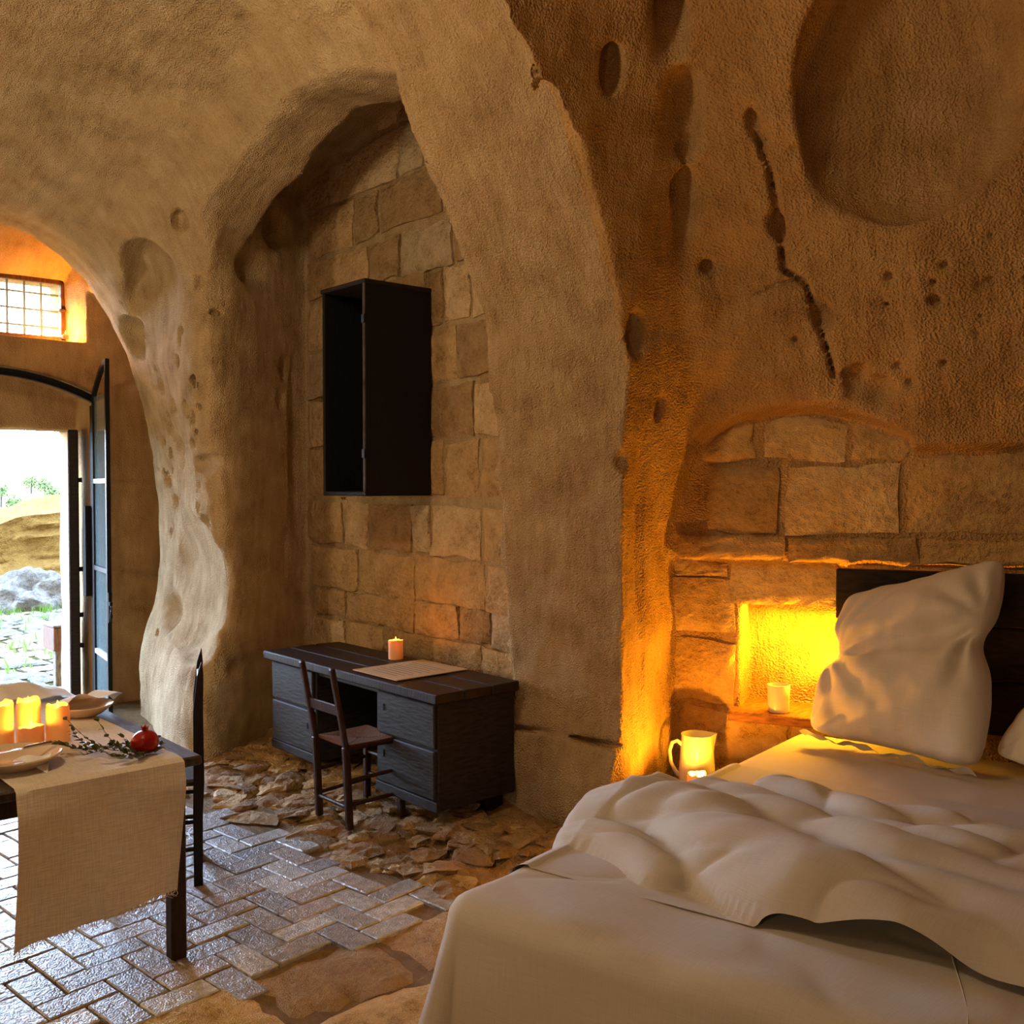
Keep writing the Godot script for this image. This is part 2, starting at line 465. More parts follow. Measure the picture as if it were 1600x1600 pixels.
func rock_base(u: float, y: float, v: float) -> float:
	# living room vault
	var f := 1e3
	if v > 3.0:
		var top := lerpf(4.15, 3.56, smoothstep(4.6, 7.4, v)) - 0.05 * (u - 1.0) * (u - 1.0)
		var w := at_lut(lut_wall, (v - 3.0) * 20.0)
		var foot := 0.10 * smoothstep(0.9, 0.3, y) - 0.05 * smoothstep(0.5, 1.4, y) * smoothstep(2.4, 1.6, y)
		var lean_in := 0.30 * smoothstep(1.9, 3.3, y) * smoothstep(5.8, 7.0, v)
		f = smax((u - w + foot + lean_in) * 0.95, y - top, 0.9)
		# the desk niche: an arched lip in front, a taller space behind it
		var side := ((v - 5.66) * 1.05 - (u - 2.5) * 0.62) / 1.25
		var lip := y - (3.69 - 0.25 * (v - 4.5) * (v - 4.5))
		var front := maxf(smax(side, lip, 0.08), u - 3.05)
		var wall := u - 3.57 + 0.30 * smoothstep(0.55, 0.0, y)
		var back := maxf(smax(smax(wall, side, 0.08), y - (4.08 - 0.10 * (v - 4.6) * (v - 4.6)), 0.12), 2.93 - u)
		f = smin(f, minf(front, back), 0.05 + 0.32 * smoothstep(5.0, 5.7, v) * smoothstep(3.5, 2.9, y))
		f = maxf(f, v - 7.9)
		# doorway and window through the entrance wall
		if v > 7.5:
			var door := maxf(maxf(absf(u - 1.9) - 0.75, y - (2.58 - 0.32 * (u - 1.9) * (u - 1.9))), v - 8.32)
			var leave := maxf(maxf(u - 2.63, 1.17 - u), y - 2.15)
			var t := clampf((v - 7.9) / 0.45, -0.2, 1.0)
			var light := maxf(maxf(u - lerpf(2.60, 2.575, t), 1.0 - u), maxf(y - lerpf(3.575, 3.34, t), lerpf(2.80, 2.85, t) - y))
			f = minf(minf(f, door), minf(leave, light))
			f = minf(f, 8.72 - v)
		f = maxf(f, 3.79 - v)
	# the dividing arch
	if v > 2.7 and v < 4.2:
		var t := clampf((v - 3.14) / 0.65, -0.2, 1.1)
		var a := lerpf(at_lut(lut_near, y * 20.0), at_lut(lut_far, y * 20.0), t)
		var g := maxf((u - a) * (0.85 if y < 3.9 else 0.5), absf(v - 3.465) - 0.40)
		f = minf(f, g)
	# bedroom
	if v < 3.9:
		var d := (u - 4.04) * 0.905 + (v - 3.37) * 0.425
		var s := (u - 4.04) * 0.425 - (v - 3.37) * 0.905
		var ledge := 1.87
		if s < 1.19: ledge = 2.07 - 0.55 * (s - 0.66) * (s - 0.66)
		if s < 0.16: ledge = 1.90 - 3.0 * (0.16 - s)
		var over := smoothstep(ledge - 0.015, ledge + 0.03, y)
		var lean := over * (0.10 + 0.30 * maxf(0.0, y - ledge) + 0.10 * maxf(0.0, y - 2.6) * maxf(0.0, y - 2.6))
		lean -= 0.07 * smoothstep(1.34, 1.30, y)
		var across := v - (3.14 + 0.36 * maxf(0.0, u - 3.46))
		var k := 0.06 + 0.55 * smoothstep(1.4, 2.4, y)
		var b := smax(d + lean, across * 0.94, k)
		b = smax(b, y - 4.35, 0.8)
		# lamp niche over the shelf
		if y < 1.3:
			b = smin(b, maxf(maxf(0.37 - s, s - 1.25), maxf(maxf(0.53 - y, y - (1.08 if d < 0.06 else 1.17)), d - 0.34)), 0.02)
		f = minf(f, b)
	return f

func rock(u: float, y: float, v: float, near: Array) -> float:
	var f := rock_base(u, y, v)
	if absf(f) < 0.2:
		var amp := 0.35 if (u > 3.35 and v > 3.8) or v > 7.7 or (y < 2.1 and v < 3.3 and u > 3.7) else 1.0
		f += amp * (n_big.get_noise_3d(u, y, v) * 0.035 + n_mid.get_noise_3d(u, y, v) * 0.012 + n_fine.get_noise_3d(u, y, v) * 0.004)
	for h in near:
		var c: Vector3 = h[0]
		var r: Vector3 = h[1]
		var q := Vector3(u - c.x, y - c.y, v - c.z)
		if h[3] != null: q = q * (h[3] as Basis)
		var k0 := (q / r).length()
		if k0 > 3.0: continue
		var k1 := (q / (r * r)).length()
		var e := k0 * (k0 - 1.0) / maxf(k1, 1e-5)
		f = smin(f, e, h[2])
	return f

# holes and hollows in the rock: centre (u, y, v), radii, softness of the rim
func hole(u: float, y: float, v: float, ru: float, ry: float, rv: float, soft := 0.04, basis = null) -> void:
	features.append([Vector3(u, y, v), Vector3(ru, ry, rv), soft, basis])

# a crack: overlapping flat ellipsoids from point to point, sunk into the rock along n
func crack(pts: Array, half_width: float, deep: float) -> void:
	for i in pts.size() - 1:
		var a: Vector3 = pts[i]; var b: Vector3 = pts[i + 1]
		var along_ := (b - a)
		var l := along_.length()
		var z := along_ / l
		var n := Vector3(0.905, 0, 0.425)
		n = (n - z * n.dot(z)).normalized()
		var x := n.cross(z)
		features.append([(a + b) * 0.5, Vector3(half_width, deep, l * 0.68), 0.014, Basis(x, n, z)])

func net(lo: Vector3, hi: Vector3, cell: float, parts: Dictionary, sorter: Callable) -> void:
	var nb := 4
	var bs := cell * nb
	var big := 4   # sub-blocks along a large block
	var BB := bs * big
	var dims := Vector3i(((hi - lo) / BB).ceil())
	var verts := PackedVector3Array()
	var vid := {}
	var edges := PackedInt64Array()
	var O1 := 1 << 20
	var O2 := 1 << 40
	var vals := PackedFloat32Array(); vals.resize(125)
	for bx in dims.x:
		for by in dims.y:
			for bz in dims.z:
				var c0 := lo + Vector3(bx, by, bz) * BB
				var c := c0 + Vector3.ONE * BB * 0.5
				var near := []
				for h in features:
					var reach: float = maxf(h[1].x, maxf(h[1].y, h[1].z)) + BB * 0.88 + 0.08
					if (h[0] - c).length() < reach: near.append(h)
				if near.is_empty() and absf(rock_base(c.x, c.y, c.z)) > BB * 0.87 * 1.3 + 0.12: continue
				for sx in big:
					for sy in big:
						for sz in big:
							var s0 := c0 + Vector3(sx, sy, sz) * bs
							var sc := s0 + Vector3.ONE * bs * 0.5
							if absf(rock(sc.x, sc.y, sc.z, near)) > bs * 0.87 * 1.5 + (0.06 if sc.z < 3.5 and sc.y < 2.2 else 0.02): continue
							var i := 0
							for kx in 5:
								for ky in 5:
									for kz in 5:
										vals[i] = rock(s0.x + kx * cell, s0.y + ky * cell, s0.z + kz * cell, near)
										i += 1
							var gx := (bx * big + sx) * nb; var gy := (by * big + sy) * nb; var gz := (bz * big + sz) * nb
							for kx in 4:
								for ky in 4:
									for kz in 4:
										var o := kx * 25 + ky * 5 + kz
										var f0 := vals[o]; var f1 := vals[o + 25]; var f2 := vals[o + 5]; var f3 := vals[o + 30]
										var f4 := vals[o + 1]; var f5 := vals[o + 26]; var f6 := vals[o + 6]; var f7 := vals[o + 31]
										var neg := int(f0 < 0) + int(f1 < 0) + int(f2 < 0) + int(f3 < 0) + int(f4 < 0) + int(f5 < 0) + int(f6 < 0) + int(f7 < 0)
										if neg == 0 or neg == 8: continue
										var s := Vector3.ZERO
										var n := 0
										if (f0 < 0) != (f1 < 0): s += Vector3(f0 / (f0 - f1), 0, 0); n += 1
										if (f2 < 0) != (f3 < 0): s += Vector3(f2 / (f2 - f3), 1, 0); n += 1
										if (f4 < 0) != (f5 < 0): s += Vector3(f4 / (f4 - f5), 0, 1); n += 1
										if (f6 < 0) != (f7 < 0): s += Vector3(f6 / (f6 - f7), 1, 1); n += 1
										if (f0 < 0) != (f2 < 0): s += Vector3(0, f0 / (f0 - f2), 0); n += 1
										if (f1 < 0) != (f3 < 0): s += Vector3(1, f1 / (f1 - f3), 0); n += 1
										if (f4 < 0) != (f6 < 0): s += Vector3(0, f4 / (f4 - f6), 1); n += 1
										if (f5 < 0) != (f7 < 0): s += Vector3(1, f5 / (f5 - f7), 1); n += 1
										if (f0 < 0) != (f4 < 0): s += Vector3(0, 0, f0 / (f0 - f4)); n += 1
										if (f1 < 0) != (f5 < 0): s += Vector3(1, 0, f1 / (f1 - f5)); n += 1
										if (f2 < 0) != (f6 < 0): s += Vector3(0, 1, f2 / (f2 - f6)); n += 1
										if (f3 < 0) != (f7 < 0): s += Vector3(1, 1, f3 / (f3 - f7)); n += 1
										s /= n
										var id := (gx + kx) + (gy + ky) * O1 + (gz + kz) * O2
										vid[id] = verts.size()
										verts.append(s0 + (Vector3(kx, ky, kz) + s) * cell)
										if (f0 < 0) != (f1 < 0): edges.append(id); edges.append(1 if f0 < 0 else -1)
										if (f0 < 0) != (f2 < 0): edges.append(id); edges.append(2 if f0 < 0 else -2)
										if (f0 < 0) != (f4 < 0): edges.append(id); edges.append(3 if f0 < 0 else -3)
	# quads, sorted into named pieces
	var nrm := PackedVector3Array(); nrm.resize(verts.size())
	var quads := {}
	for e in range(0, edges.size(), 2):
		var id := edges[e]
		var ax := absi(edges[e + 1])
		var d1 := O1; var d2 := O2
		if ax == 2: d1 = O2; d2 = 1
		elif ax == 3: d1 = 1; d2 = O1
		var a: int = vid.get(id - d1 - d2, -1); var b: int = vid.get(id - d2, -1); var c: int = vid.get(id, -1); var d: int = vid.get(id - d1, -1)
		if a < 0 or b < 0 or c < 0 or d < 0: continue
		if edges[e + 1] > 0:
			var t := b; b = d; d = t
		# a b c d now run so that the face looks into the air, in (u, y, v) axes
		var n := (verts[b] - verts[a]).cross(verts[c] - verts[a]) + (verts[c] - verts[a]).cross(verts[d] - verts[a])
		nrm[a] += n; nrm[b] += n; nrm[c] += n; nrm[d] += n
		var key: String = sorter.call((verts[a] + verts[c]) * 0.5, n)
		if not quads.has(key): quads[key] = PackedInt32Array()
		var q: PackedInt32Array = quads[key]
		q.append(a); q.append(b); q.append(c); q.append(a); q.append(c); q.append(d)
		quads[key] = q
	for key in quads:
		var remap := {}
		var pos := PackedVector3Array(); var nn := PackedVector3Array(); var idx := PackedInt32Array()
		var q: PackedInt32Array = quads[key]
		for k in q:
			var w: int = remap.get(k, -1)
			if w < 0:
				w = pos.size(); remap[k] = w
				var p := verts[k]; var m := nrm[k].normalized()
				pos.append(Vector3(p.x, p.y, -p.z)); nn.append(Vector3(m.x, m.y, -m.z))
			idx.append(w)
		if not parts.has(key): parts[key] = []
		parts[key].append([pos, nn, idx])

func shell_sorter(p: Vector3, n: Vector3) -> String:
	if p.z > 7.78: return "wall_door"
	if p.z > 3.12 and p.z < 3.80 and p.y < 3.95 and n.x < -0.25 * n.length() and p.x < 3.55: return "wall_arch"
	if p.z < 3.80 and (p.y < 3.75 or (p.z < 3.2 and p.x > 1.2)): return "wall_bedroom"
	if p.z >= 3.80 and p.y < 3.2 and p.x > 2.0: return "wall_right"
	return "ceiling"

func build_shell() -> void:
	setup_shell_tables()
	place_features()
	var parts := {}
	net(Vector3(1.0, -0.15, 1.0), Vector3(5.4, 4.7, 8.9), CELL, parts, shell_sorter)
	var keep := features
	features = []
	net(Vector3(-2.5, -0.15, -2.6), Vector3(1.05, 4.7, 7.85), 0.12, parts, shell_sorter)
	net(Vector3(0.9, -0.15, -2.6), Vector3(6.9, 4.7, 1.05), 0.12, parts, shell_sorter)
	features = keep
	var look := {"wall_arch": "rock_arch", "wall_bedroom": "rock_bed", "wall_right": "rock", "ceiling": "rock_ceiling", "wall_door": "plaster"}
	for key in parts:
		var m := ArrayMesh.new()
		for a in parts[key]:
			var arr := []
			arr.resize(Mesh.ARRAY_MAX)
			arr[Mesh.ARRAY_VERTEX] = a[0]; arr[Mesh.ARRAY_NORMAL] = a[1]; arr[Mesh.ARRAY_INDEX] = a[2]
			m.add_surface_from_arrays(Mesh.PRIMITIVE_TRIANGLES, arr)
		var o := put(key, m, mats[look[key]])
		meta(o, {"wall_arch": "smooth pinkish hewn stone pier curving up into a broad arch", "wall_bedroom": "orange hewn rock wall with cracks and hollows above the bed", "wall_right": "pitted tan rock wall between entrance door and desk niche", "wall_door": "plain brown wall with arched doorway and barred window over it", "ceiling": "rough tan hewn rock vault over the room"}[key], "", "", "structure")

# where the rock begins at a height and a place along the room, going right
func wall_u(y: float, v: float) -> float:
	var u := 1.6
	while u < 5.0 and rock_base(u, y, v) < 0.0: u += 0.01
	return u

func place_features() -> void:
	# pier: the joint over its foot block, a socket on its edge
	hole(3.34, 0.475, 3.62, 0.05, 0.013, 0.22, 0.01)
	hole(3.43, 0.472, 3.28, 0.06, 0.013, 0.24, 0.01)
	hole(3.45, 1.82, 3.13, 0.07, 0.06, 0.06, 0.012)
	hole(3.66, 1.45, 3.21, 0.03, 0.42, 0.04, 0.03)
	hole(3.90, 0.74, 3.27, 0.05, 0.05, 0.05, 0.02)
	# entrance side of the rock pillar: big worn sockets (height, place along the wall, half height, half width, depth, softness)
	for a in [[3.17, 6.45, 0.13, 0.20, 0.13, 0.03], [2.74, 7.02, 0.17, 0.20, 0.15, 0.04], [2.94, 6.50, 0.36, 0.34, 0.10, 0.10], [3.33, 5.95, 0.07, 0.08, 0.05, 0.02], [1.84, 6.00, 0.055, 0.16, 0.06, 0.04],
			[1.05, 6.35, 0.44, 0.42, 0.13, 0.12], [0.80, 6.90, 0.14, 0.22, 0.13, 0.06], [0.70, 6.10, 0.12, 0.24, 0.09, 0.06], [1.16, 6.60, 0.20, 0.20, 0.09, 0.08],
			[2.12, 6.72, 0.10, 0.12, 0.06, 0.02], [2.24, 6.50, 0.06, 0.09, 0.05, 0.02], [2.38, 6.72, 0.055, 0.07, 0.05, 0.02], [1.97, 6.55, 0.07, 0.09, 0.05, 0.02], [1.75, 7.00, 0.06, 0.09, 0.05, 0.02], [1.58, 6.85, 0.06, 0.08, 0.05, 0.02], [2.58, 5.98, 0.055, 0.05, 0.04, 0.015], [2.50, 6.20, 0.05, 0.05, 0.04, 0.015], [2.37, 6.0, 0.045, 0.05, 0.04, 0.015], [1.98, 6.1, 0.035, 0.05, 0.04, 0.015], [2.20, 6.15, 0.07, 0.07, 0.05, 0.02], [1.45, 6.05, 0.07, 0.07, 0.05, 0.02]]:
		hole(wall_u(a[0], a[1]) + 0.01, a[0], a[1], a[4], a[2], a[3], a[5])
	hole(3.03, 3.10, 6.00, 0.16, 0.09, 0.12, 0.10)
	hole(2.78, 1.84, 5.80, 0.12, 0.045, 0.05, 0.04)
	hole(2.86, 0.55, 5.84, 0.10, 0.06, 0.05, 0.04)
	hole(3.33, 2.50, 6.13, 0.07, 0.09, 0.06, 0.03)
	hole(3.29, 2.29, 6.10, 0.06, 0.07, 0.05, 0.03)
	hole(3.25, 3.45, 6.12, 0.16, 0.14, 0.12, 0.05)
	hole(3.45, 2.0, 6.2, 0.07, 0.6, 0.06, 0.05)
	for k in 70:
		var v := rng.randf_range(5.72, 7.3); var y := rng.randf_range(0.6, 3.2); var r := rng.randf_range(0.014, 0.034)
		hole(wall_u(y, v) + 0.006, y, v, 0.035, r * rng.randf_range(0.8, 1.6), r * 1.15, 0.008)
	for k in 40:
		var v := rng.randf_range(1.5, 3.0); var y := rng.randf_range(2.1, 3.6); var r := rng.randf_range(0.009, 0.022)
		hole(wall_u(y, v) + 0.004, y, v, 0.03, r, r, 0.006)
	# bedroom rock: the great hollow and its neighbours
	var es := Vector3(0.425, 0, -0.905); var en := Vector3(0.84, 0.36, 0.39).normalized()
	var ey := en.cross(es).normalized()
	if ey.y < 0: ey = -ey
	var B := Basis(es, ey, es.cross(ey))
	hole(4.05, 3.42, 2.08, 0.46, 0.60, 0.24, 0.04, B)
	hole(4.06, 3.16, 2.26, 0.26, 0.24, 0.18, 0.06, B)
	hole(4.13, 3.18, 1.96, 0.28, 0.24, 0.18, 0.06, B)
	hole(3.40, 3.78, 2.83, 0.09, 0.32, 0.07, 0.04)
	hole(3.53, 3.46, 2.87, 0.06, 0.10, 0.06, 0.05)
	hole(3.56, 3.36, 2.89, 0.10, 0.22, 0.07, 0.06)
	hole(3.20, 3.53, 3.01, 0.06, 0.12, 0.06, 0.03)
	hole(3.64, 3.27, 2.92, 0.045, 0.07, 0.06, 0.015)
	hole(3.64, 3.09, 2.99, 0.035, 0.05, 0.05, 0.01)
	hole(3.68, 2.97, 2.98, 0.06, 0.24, 0.06, 0.05)
	hole(3.80, 3.35, 2.68, 0.05, 0.07, 0.028, 0.012)
	hole(3.825, 3.27, 2.66, 0.05, 0.05, 0.022, 0.012)
	hole(4.00, 2.915, 2.68, 0.12, 0.065, 0.04, 0.01)
	hole(3.85, 2.75, 2.97, 0.05, 0.035, 0.03, 0.01)
	hole(3.49, 2.41, 3.09, 0.06, 0.11, 0.09, 0.03)
	hole(3.72, 2.08, 3.14, 0.035, 0.07, 0.06, 0.02)
	hole(4.22, 2.645, 2.25, 0.05, 0.022, 0.022, 0.01)
	hole(4.32, 2.525, 2.08, 0.05, 0.026, 0.026, 0.01)
	hole(4.30, 2.18, 2.44, 0.06, 0.10, 0.06, 0.03)
	hole(4.35, 2.14, 2.36, 0.06, 0.08, 0.07, 0.03)
	hole(4.18, 2.50, 2.55, 0.06, 0.07, 0.05, 0.03)
	crack([Vector3(3.80, 3.30, 2.67), Vector3(3.885, 3.157, 2.655), Vector3(3.945, 3.024, 2.66), Vector3(3.98, 2.90, 2.665)], 0.0115, 0.10)
	crack([Vector3(3.99, 2.88, 2.668), Vector3(4.055, 2.72, 2.68), Vector3(4.10, 2.656, 2.60), Vector3(4.14, 2.54, 2.576), Vector3(4.20, 2.36, 2.545), Vector3(4.24, 2.20, 2.52)], 0.012, 0.11)
	crack([Vector3(3.83, 2.78, 2.96), Vector3(3.86, 2.70, 2.94), Vector3(3.89, 2.62, 2.93)], 0.008, 0.04)
	crack([Vector3(4.0, 2.62, 2.80), Vector3(4.05, 2.66, 2.70), Vector3(4.10, 2.65, 2.60)], 0.010, 0.05)

func slab(called: String, boxes: Array, m: String, label: String) -> MeshInstance3D:
	# boxes: pairs of corners in (u, y, v)
	var so := Soup.new()
	for b in boxes:
		var a := P(b[0].x, b[0].y, b[0].z); var c := P(b[1].x, b[1].y, b[1].z)
		so.box((a + c) * 0.5, (c - a).abs())
	var o := put(called, so.mesh(false), mats[m])
	meta(o, label, "", "", "structure")
	return o

func build_openings() -> void:
	slab("wall_back", [[Vector3(-2.9, -0.2, -2.9), Vector3(7.4, 5.0, -2.5)]], "plaster", "plain stone wall behind the viewer")
	slab("wall_left", [[Vector3(-2.9, -0.2, -2.9), Vector3(-2.4, 5.0, 8.72)]], "plaster", "plain stone wall beyond the dining table")
	slab("wall_front", [[Vector3(-2.9, -0.2, 7.8), Vector3(1.02, 5.0, 8.72)], [Vector3(3.3, -0.2, 8.0), Vector3(8.4, 5.0, 8.70)]], "plaster", "plain stone facade beside the entrance door")
	slab("unseen_cliff_1", [[Vector3(-30, 4.75, -2.9), Vector3(40, 34.0, 8.71)], [Vector3(7.1, -0.2, -2.9), Vector3(8.4, 4.75, 8.0)]], "plaster", "unseen cliff around the cave, made tall to shade the terrace")  # unseen rock mass, raised high to shade the terrace and bank

func build_entrance() -> void:
	# arched iron frame in the doorway
	var steel: Material = mat("iron", Color(0.10, 0.10, 0.11), 0.45)
	mats["iron"].metallic = 0.6
	var glass: StandardMaterial3D = mat("glass", Color(0.75, 0.88, 0.9, 0.12), 0.03)
	glass.transparency = BaseMaterial3D.TRANSPARENCY_ALPHA
	var so := Soup.new()
	for k in 24:
		var u0 := 1.16 + 1.48 * k / 24.0; var u1 := 1.16 + 1.48 * (k + 1) / 24.0
		for q in [[0.0, 0.03, 7.885], [0.032, 0.05, 7.90]]:
			var a := P(u0, 2.565 - q[0] - 0.32 * pow(u0 - 1.9, 2), q[2]); var b := P(u1, 2.565 - q[0] - 0.32 * pow(u1 - 1.9, 2), q[2])
			so.box((a + b) * 0.5 - Vector3(0, (q[1] - q[0]) * 0.5, 0), Vector3((b - a).length() + 0.004, q[1] - q[0], 0.05), Basis(Vector3(0, 0, 1), atan2(b.y - a.y, b.x - a.x)))
	var frame := put("door_1", so.mesh(true, 20.0), mats["iron"])
	meta(frame, "dark iron arched door frame lining the entrance doorway", "", "", "structure")
	for x in [1.165, 2.632]:
		var j := Soup.new()
		j.box(P(x, 1.16, 7.89), Vector3(0.035, 2.32, 0.05))
		put("jamb", j.mesh(false), mats["iron"], frame)
	# glazed leaf, swung in beside the jamb: hinge at the frame, free edge towards the room
	var leaf := thing("glazed_door_leaf", P(2.625, 0.02, 7.86))
	meta(leaf, "narrow iron framed glass door leaf standing open beside the doorway", "door")
	var dir := P(2.548, 0, 7.33) - P(2.625, 0, 7.86)
	var L := dir.length()
	leaf.rotation.y = atan2(-dir.z, dir.x)
	# own axes: x from the hinge to the free edge, y up
	var hs := func(x: float) -> float: return 2.365 + 0.22 * sin(PI * 0.5 * x / L)
	for x in [0.018, L - 0.018]:
		var b := Soup.new(); b.box(Vector3(x, hs.call(x) * 0.5, 0), Vector3(0.036, hs.call(x), 0.03))
		put("stile", b.mesh(false), mats["iron"], leaf)
	for y in [0.06, 0.42, 1.06, 1.72]:
		var b := Soup.new(); b.box(Vector3(L * 0.5, y, 0), Vector3(L - 0.07, 0.035 if y > 0.1 else 0.1, 0.028))
		put("rail", b.mesh(false), mats["rail_paint"] if y in [0.42, 1.72] else mats["iron"], leaf)
	var tr := Soup.new()
	for k in 8:
		var a := Vector3(L * k / 8.0, hs.call(L * k / 8.0), 0); var b := Vector3(L * (k + 1) / 8.0, hs.call(L * (k + 1) / 8.0), 0)
		tr.box((a + b) * 0.5, Vector3((b - a).length() + 0.004, 0.036, 0.03), Basis(Vector3(0, 0, 1), atan2(b.y - a.y, b.x - a.x)))
	put("top_rail", tr.mesh(false), mats["iron"], leaf)
	for q in [[0.11, 0.40], [0.44, 1.04], [1.08, 1.70], [1.74, 2.36]]:
		var b := Soup.new(); b.box(Vector3(L * 0.5, (q[0] + q[1]) * 0.5, 0), Vector3(L - 0.07, q[1] - q[0], 0.006))
		put("pane", b.mesh(false), glass, leaf)
	# latch with a hanging ring on the free edge
	var la := Soup.new()
	la.box(Vector3(L + 0.012, 0.80, 0.0), Vector3(0.02, 0.22, 0.025)); la.box(Vector3(L + 0.03, 0.83, 0.0), Vector3(0.04, 0.025, 0.02))
	put("latch", la.mesh(false), mats["iron"], leaf)
	var ri := TorusMesh.new(); ri.inner_radius = 0.014; ri.outer_radius = 0.022; ri.rings = 20; ri.ring_segments = 6
	var rn := put("latch_ring", ri, mats["iron"], leaf); rn.position = Vector3(L + 0.045, 0.795, 0.0); rn.rotation = Vector3(PI / 2, 0, 0)
	var kn := Soup.new(); kn.tube([Vector3(L + 0.045, 0.775, 0), Vector3(L + 0.047, 0.74, 0), Vector3(L + 0.048, 0.70, 0)], [0.006, 0.012, 0.004], 8)
	put("latch_pendant", kn.mesh(), mats["iron"], leaf)
	# old plank shutter folded back inside the reveal, seen from its edge
	var old := thing("plank_shutter", P(2.53, 0.03, 8.05))
	meta(old, "dark weathered wooden shutter folded back inside the door reveal", "shutter")
	var od := Vector3(0.30, 0, -0.954).normalized()
	var ob := Basis(od, Vector3.UP, od.cross(Vector3.UP))
	for k in 2:
		var so2 := Soup.new(); soft_box_into(so2, od * (0.06 + 0.115 * k) + Vector3(0, 1.06, 0), Vector3(0.112, 2.10, 0.075), ob, 0.008, 0.002)
		put("plank", so2.mesh(true, 30.0), mats["wood_dark"], old)
	for y in [0.42, 0.66, 1.02, 1.72]:
		var hg := Soup.new(); hg.box(Vector3(0.045, y, -0.04), Vector3(0.06, 0.035, 0.03))
		put("hinge", hg.mesh(false), mats["iron"], old)
	var lock := put("door_lock_case", soft_box(Vector3(0.05, 0.70, 0.06), 0.004), mats["wood_black"])
	lock.position = P(2.600, 1.20, 7.95)
	meta(lock, "long black lock case on the door jamb", "lock")
	# barred window above the door
	var w := thing("window_1", P(1.8, 3.1, 8.37))
	w.set_meta("kind", "structure"); w.set_meta("label", "square barred window in a deep reveal above the door")
	var fr := Soup.new()
	for b in [[Vector3(0, 0.225, 0), Vector3(1.56, 0.035, 0.04)], [Vector3(0, -0.225, 0), Vector3(1.56, 0.03, 0.04)], [Vector3(0.765, 0, 0), Vector3(0.035, 0.47, 0.04)], [Vector3(-0.765, 0, 0), Vector3(0.035, 0.47, 0.04)]]: fr.box(b[0], b[1])
	put("window_frame", fr.mesh(false), mats["wood_brown"], w)
	for k in 11:
		var b := Soup.new(); b.tube([Vector3(0.62 - 0.125 * k, -0.22, -0.06), Vector3(0.62 - 0.125 * k, 0.22, -0.06)], [0.010, 0.010], 6)
		put("bar", b.mesh(), mats["iron"], w)
	for k in 3:
		var b := Soup.new(); b.tube([Vector3(-0.75, 0.13 - 0.13 * k, -0.06), Vector3(0.75, 0.13 - 0.13 * k, -0.06)], [0.009, 0.009], 6)
		put("bar", b.mesh(), mats["iron"], w)
	var gp := Soup.new(); gp.box(Vector3(0, 0, 0.0), Vector3(1.5, 0.42, 0.005))
	put("pane", gp.mesh(false), glass, w)
	var ca := soft_box(Vector3(0.05, 0.02, 0.03), 0.003)
	var co := put("catch", ca, mats["wood_brown"], w); co.position = Vector3(0.75, 0.0, 0.04)

# ---------- masonry ----------
# one hewn block: corners given on the wall (a, y) in order left-bottom, right-bottom, right-top, left-top
func block_mesh(c: Array, org: Vector3, ea: Vector3, en: Vector3, proud: float, depth: float, seed_: float, curve_top := 0.0, warp := 0.028) -> ArrayMesh:
	var so := Soup.new()
	var nx := 10; var ny := 7
	var mid: Vector2 = (c[0] + c[1] + c[2] + c[3]) * 0.25
	var o := org + ea * mid.x + Vector3(0, mid.y, 0)
	var f := func(i: float, j: float, k: float) -> Vector3:
		var p: Vector2 = c[0].lerp(c[1], i).lerp(c[3].lerp(c[2], i), j)
		p.y += curve_top * j * 4.0 * i * (1.0 - i)
		var w := Vector2(n_mid.get_noise_3d(p.x * 0.9 + seed_, p.y * 0.9, 1.7), n_mid.get_noise_3d(p.x * 0.9, p.y * 0.9 + seed_, 9.3)) * warp
		p += w
		return org + ea * p.x + Vector3(0, p.y, 0) + en * k
	var rows := ny + 2; var cols := nx + 2
	var base := 0
	for j in rows + 1:
		for i in cols + 1:
			# outer ring lies back in the wall, next ring is the rounded arris
			var fi := clampf((i - 1.0) / nx, 0.0, 1.0); var fj := clampf((j - 1.0) / ny, 0.0, 1.0)
			var edge := minf(minf(fi, 1.0 - fi) * 5.0, minf(fj, 1.0 - fj) * 4.0)
			var k := proud - 0.016 * pow(1.0 - clampf(edge, 0.0, 1.0), 2.0)
			k += n_fine.get_noise_3d(fi * 0.5 + seed_, fj * 0.5, seed_ * 0.3) * 0.012 + n_mid.get_noise_3d(fi * 0.3, fj * 0.3, seed_) * 0.01
			if i == 0 or j == 0 or i == cols or j == rows: k = proud - depth
			so.add(f.call(fi, fj, k) - o)
	for j in rows:
		for i in cols:
			var a := base + j * (cols + 1) + i
			so.quad(a, a + 1, a + cols + 2, a + cols + 1)
	return so.mesh(true, 60.0)

func add_block(wall: Node, c: Array, org: Vector3, ea: Vector3, en: Vector3, m: String, proud := 0.03, curve_top := 0.0) -> void:
	var mid: Vector2 = (c[0] + c[1] + c[2] + c[3]) * 0.25
	var o := put("stone_block", block_mesh(c, org, ea, en, proud + rng.randf_range(-0.006, 0.01), 0.09, rng.randf() * 50.0, curve_top), mats[m], wall)
	o.position = org + ea * mid.x + Vector3(0, mid.y, 0)

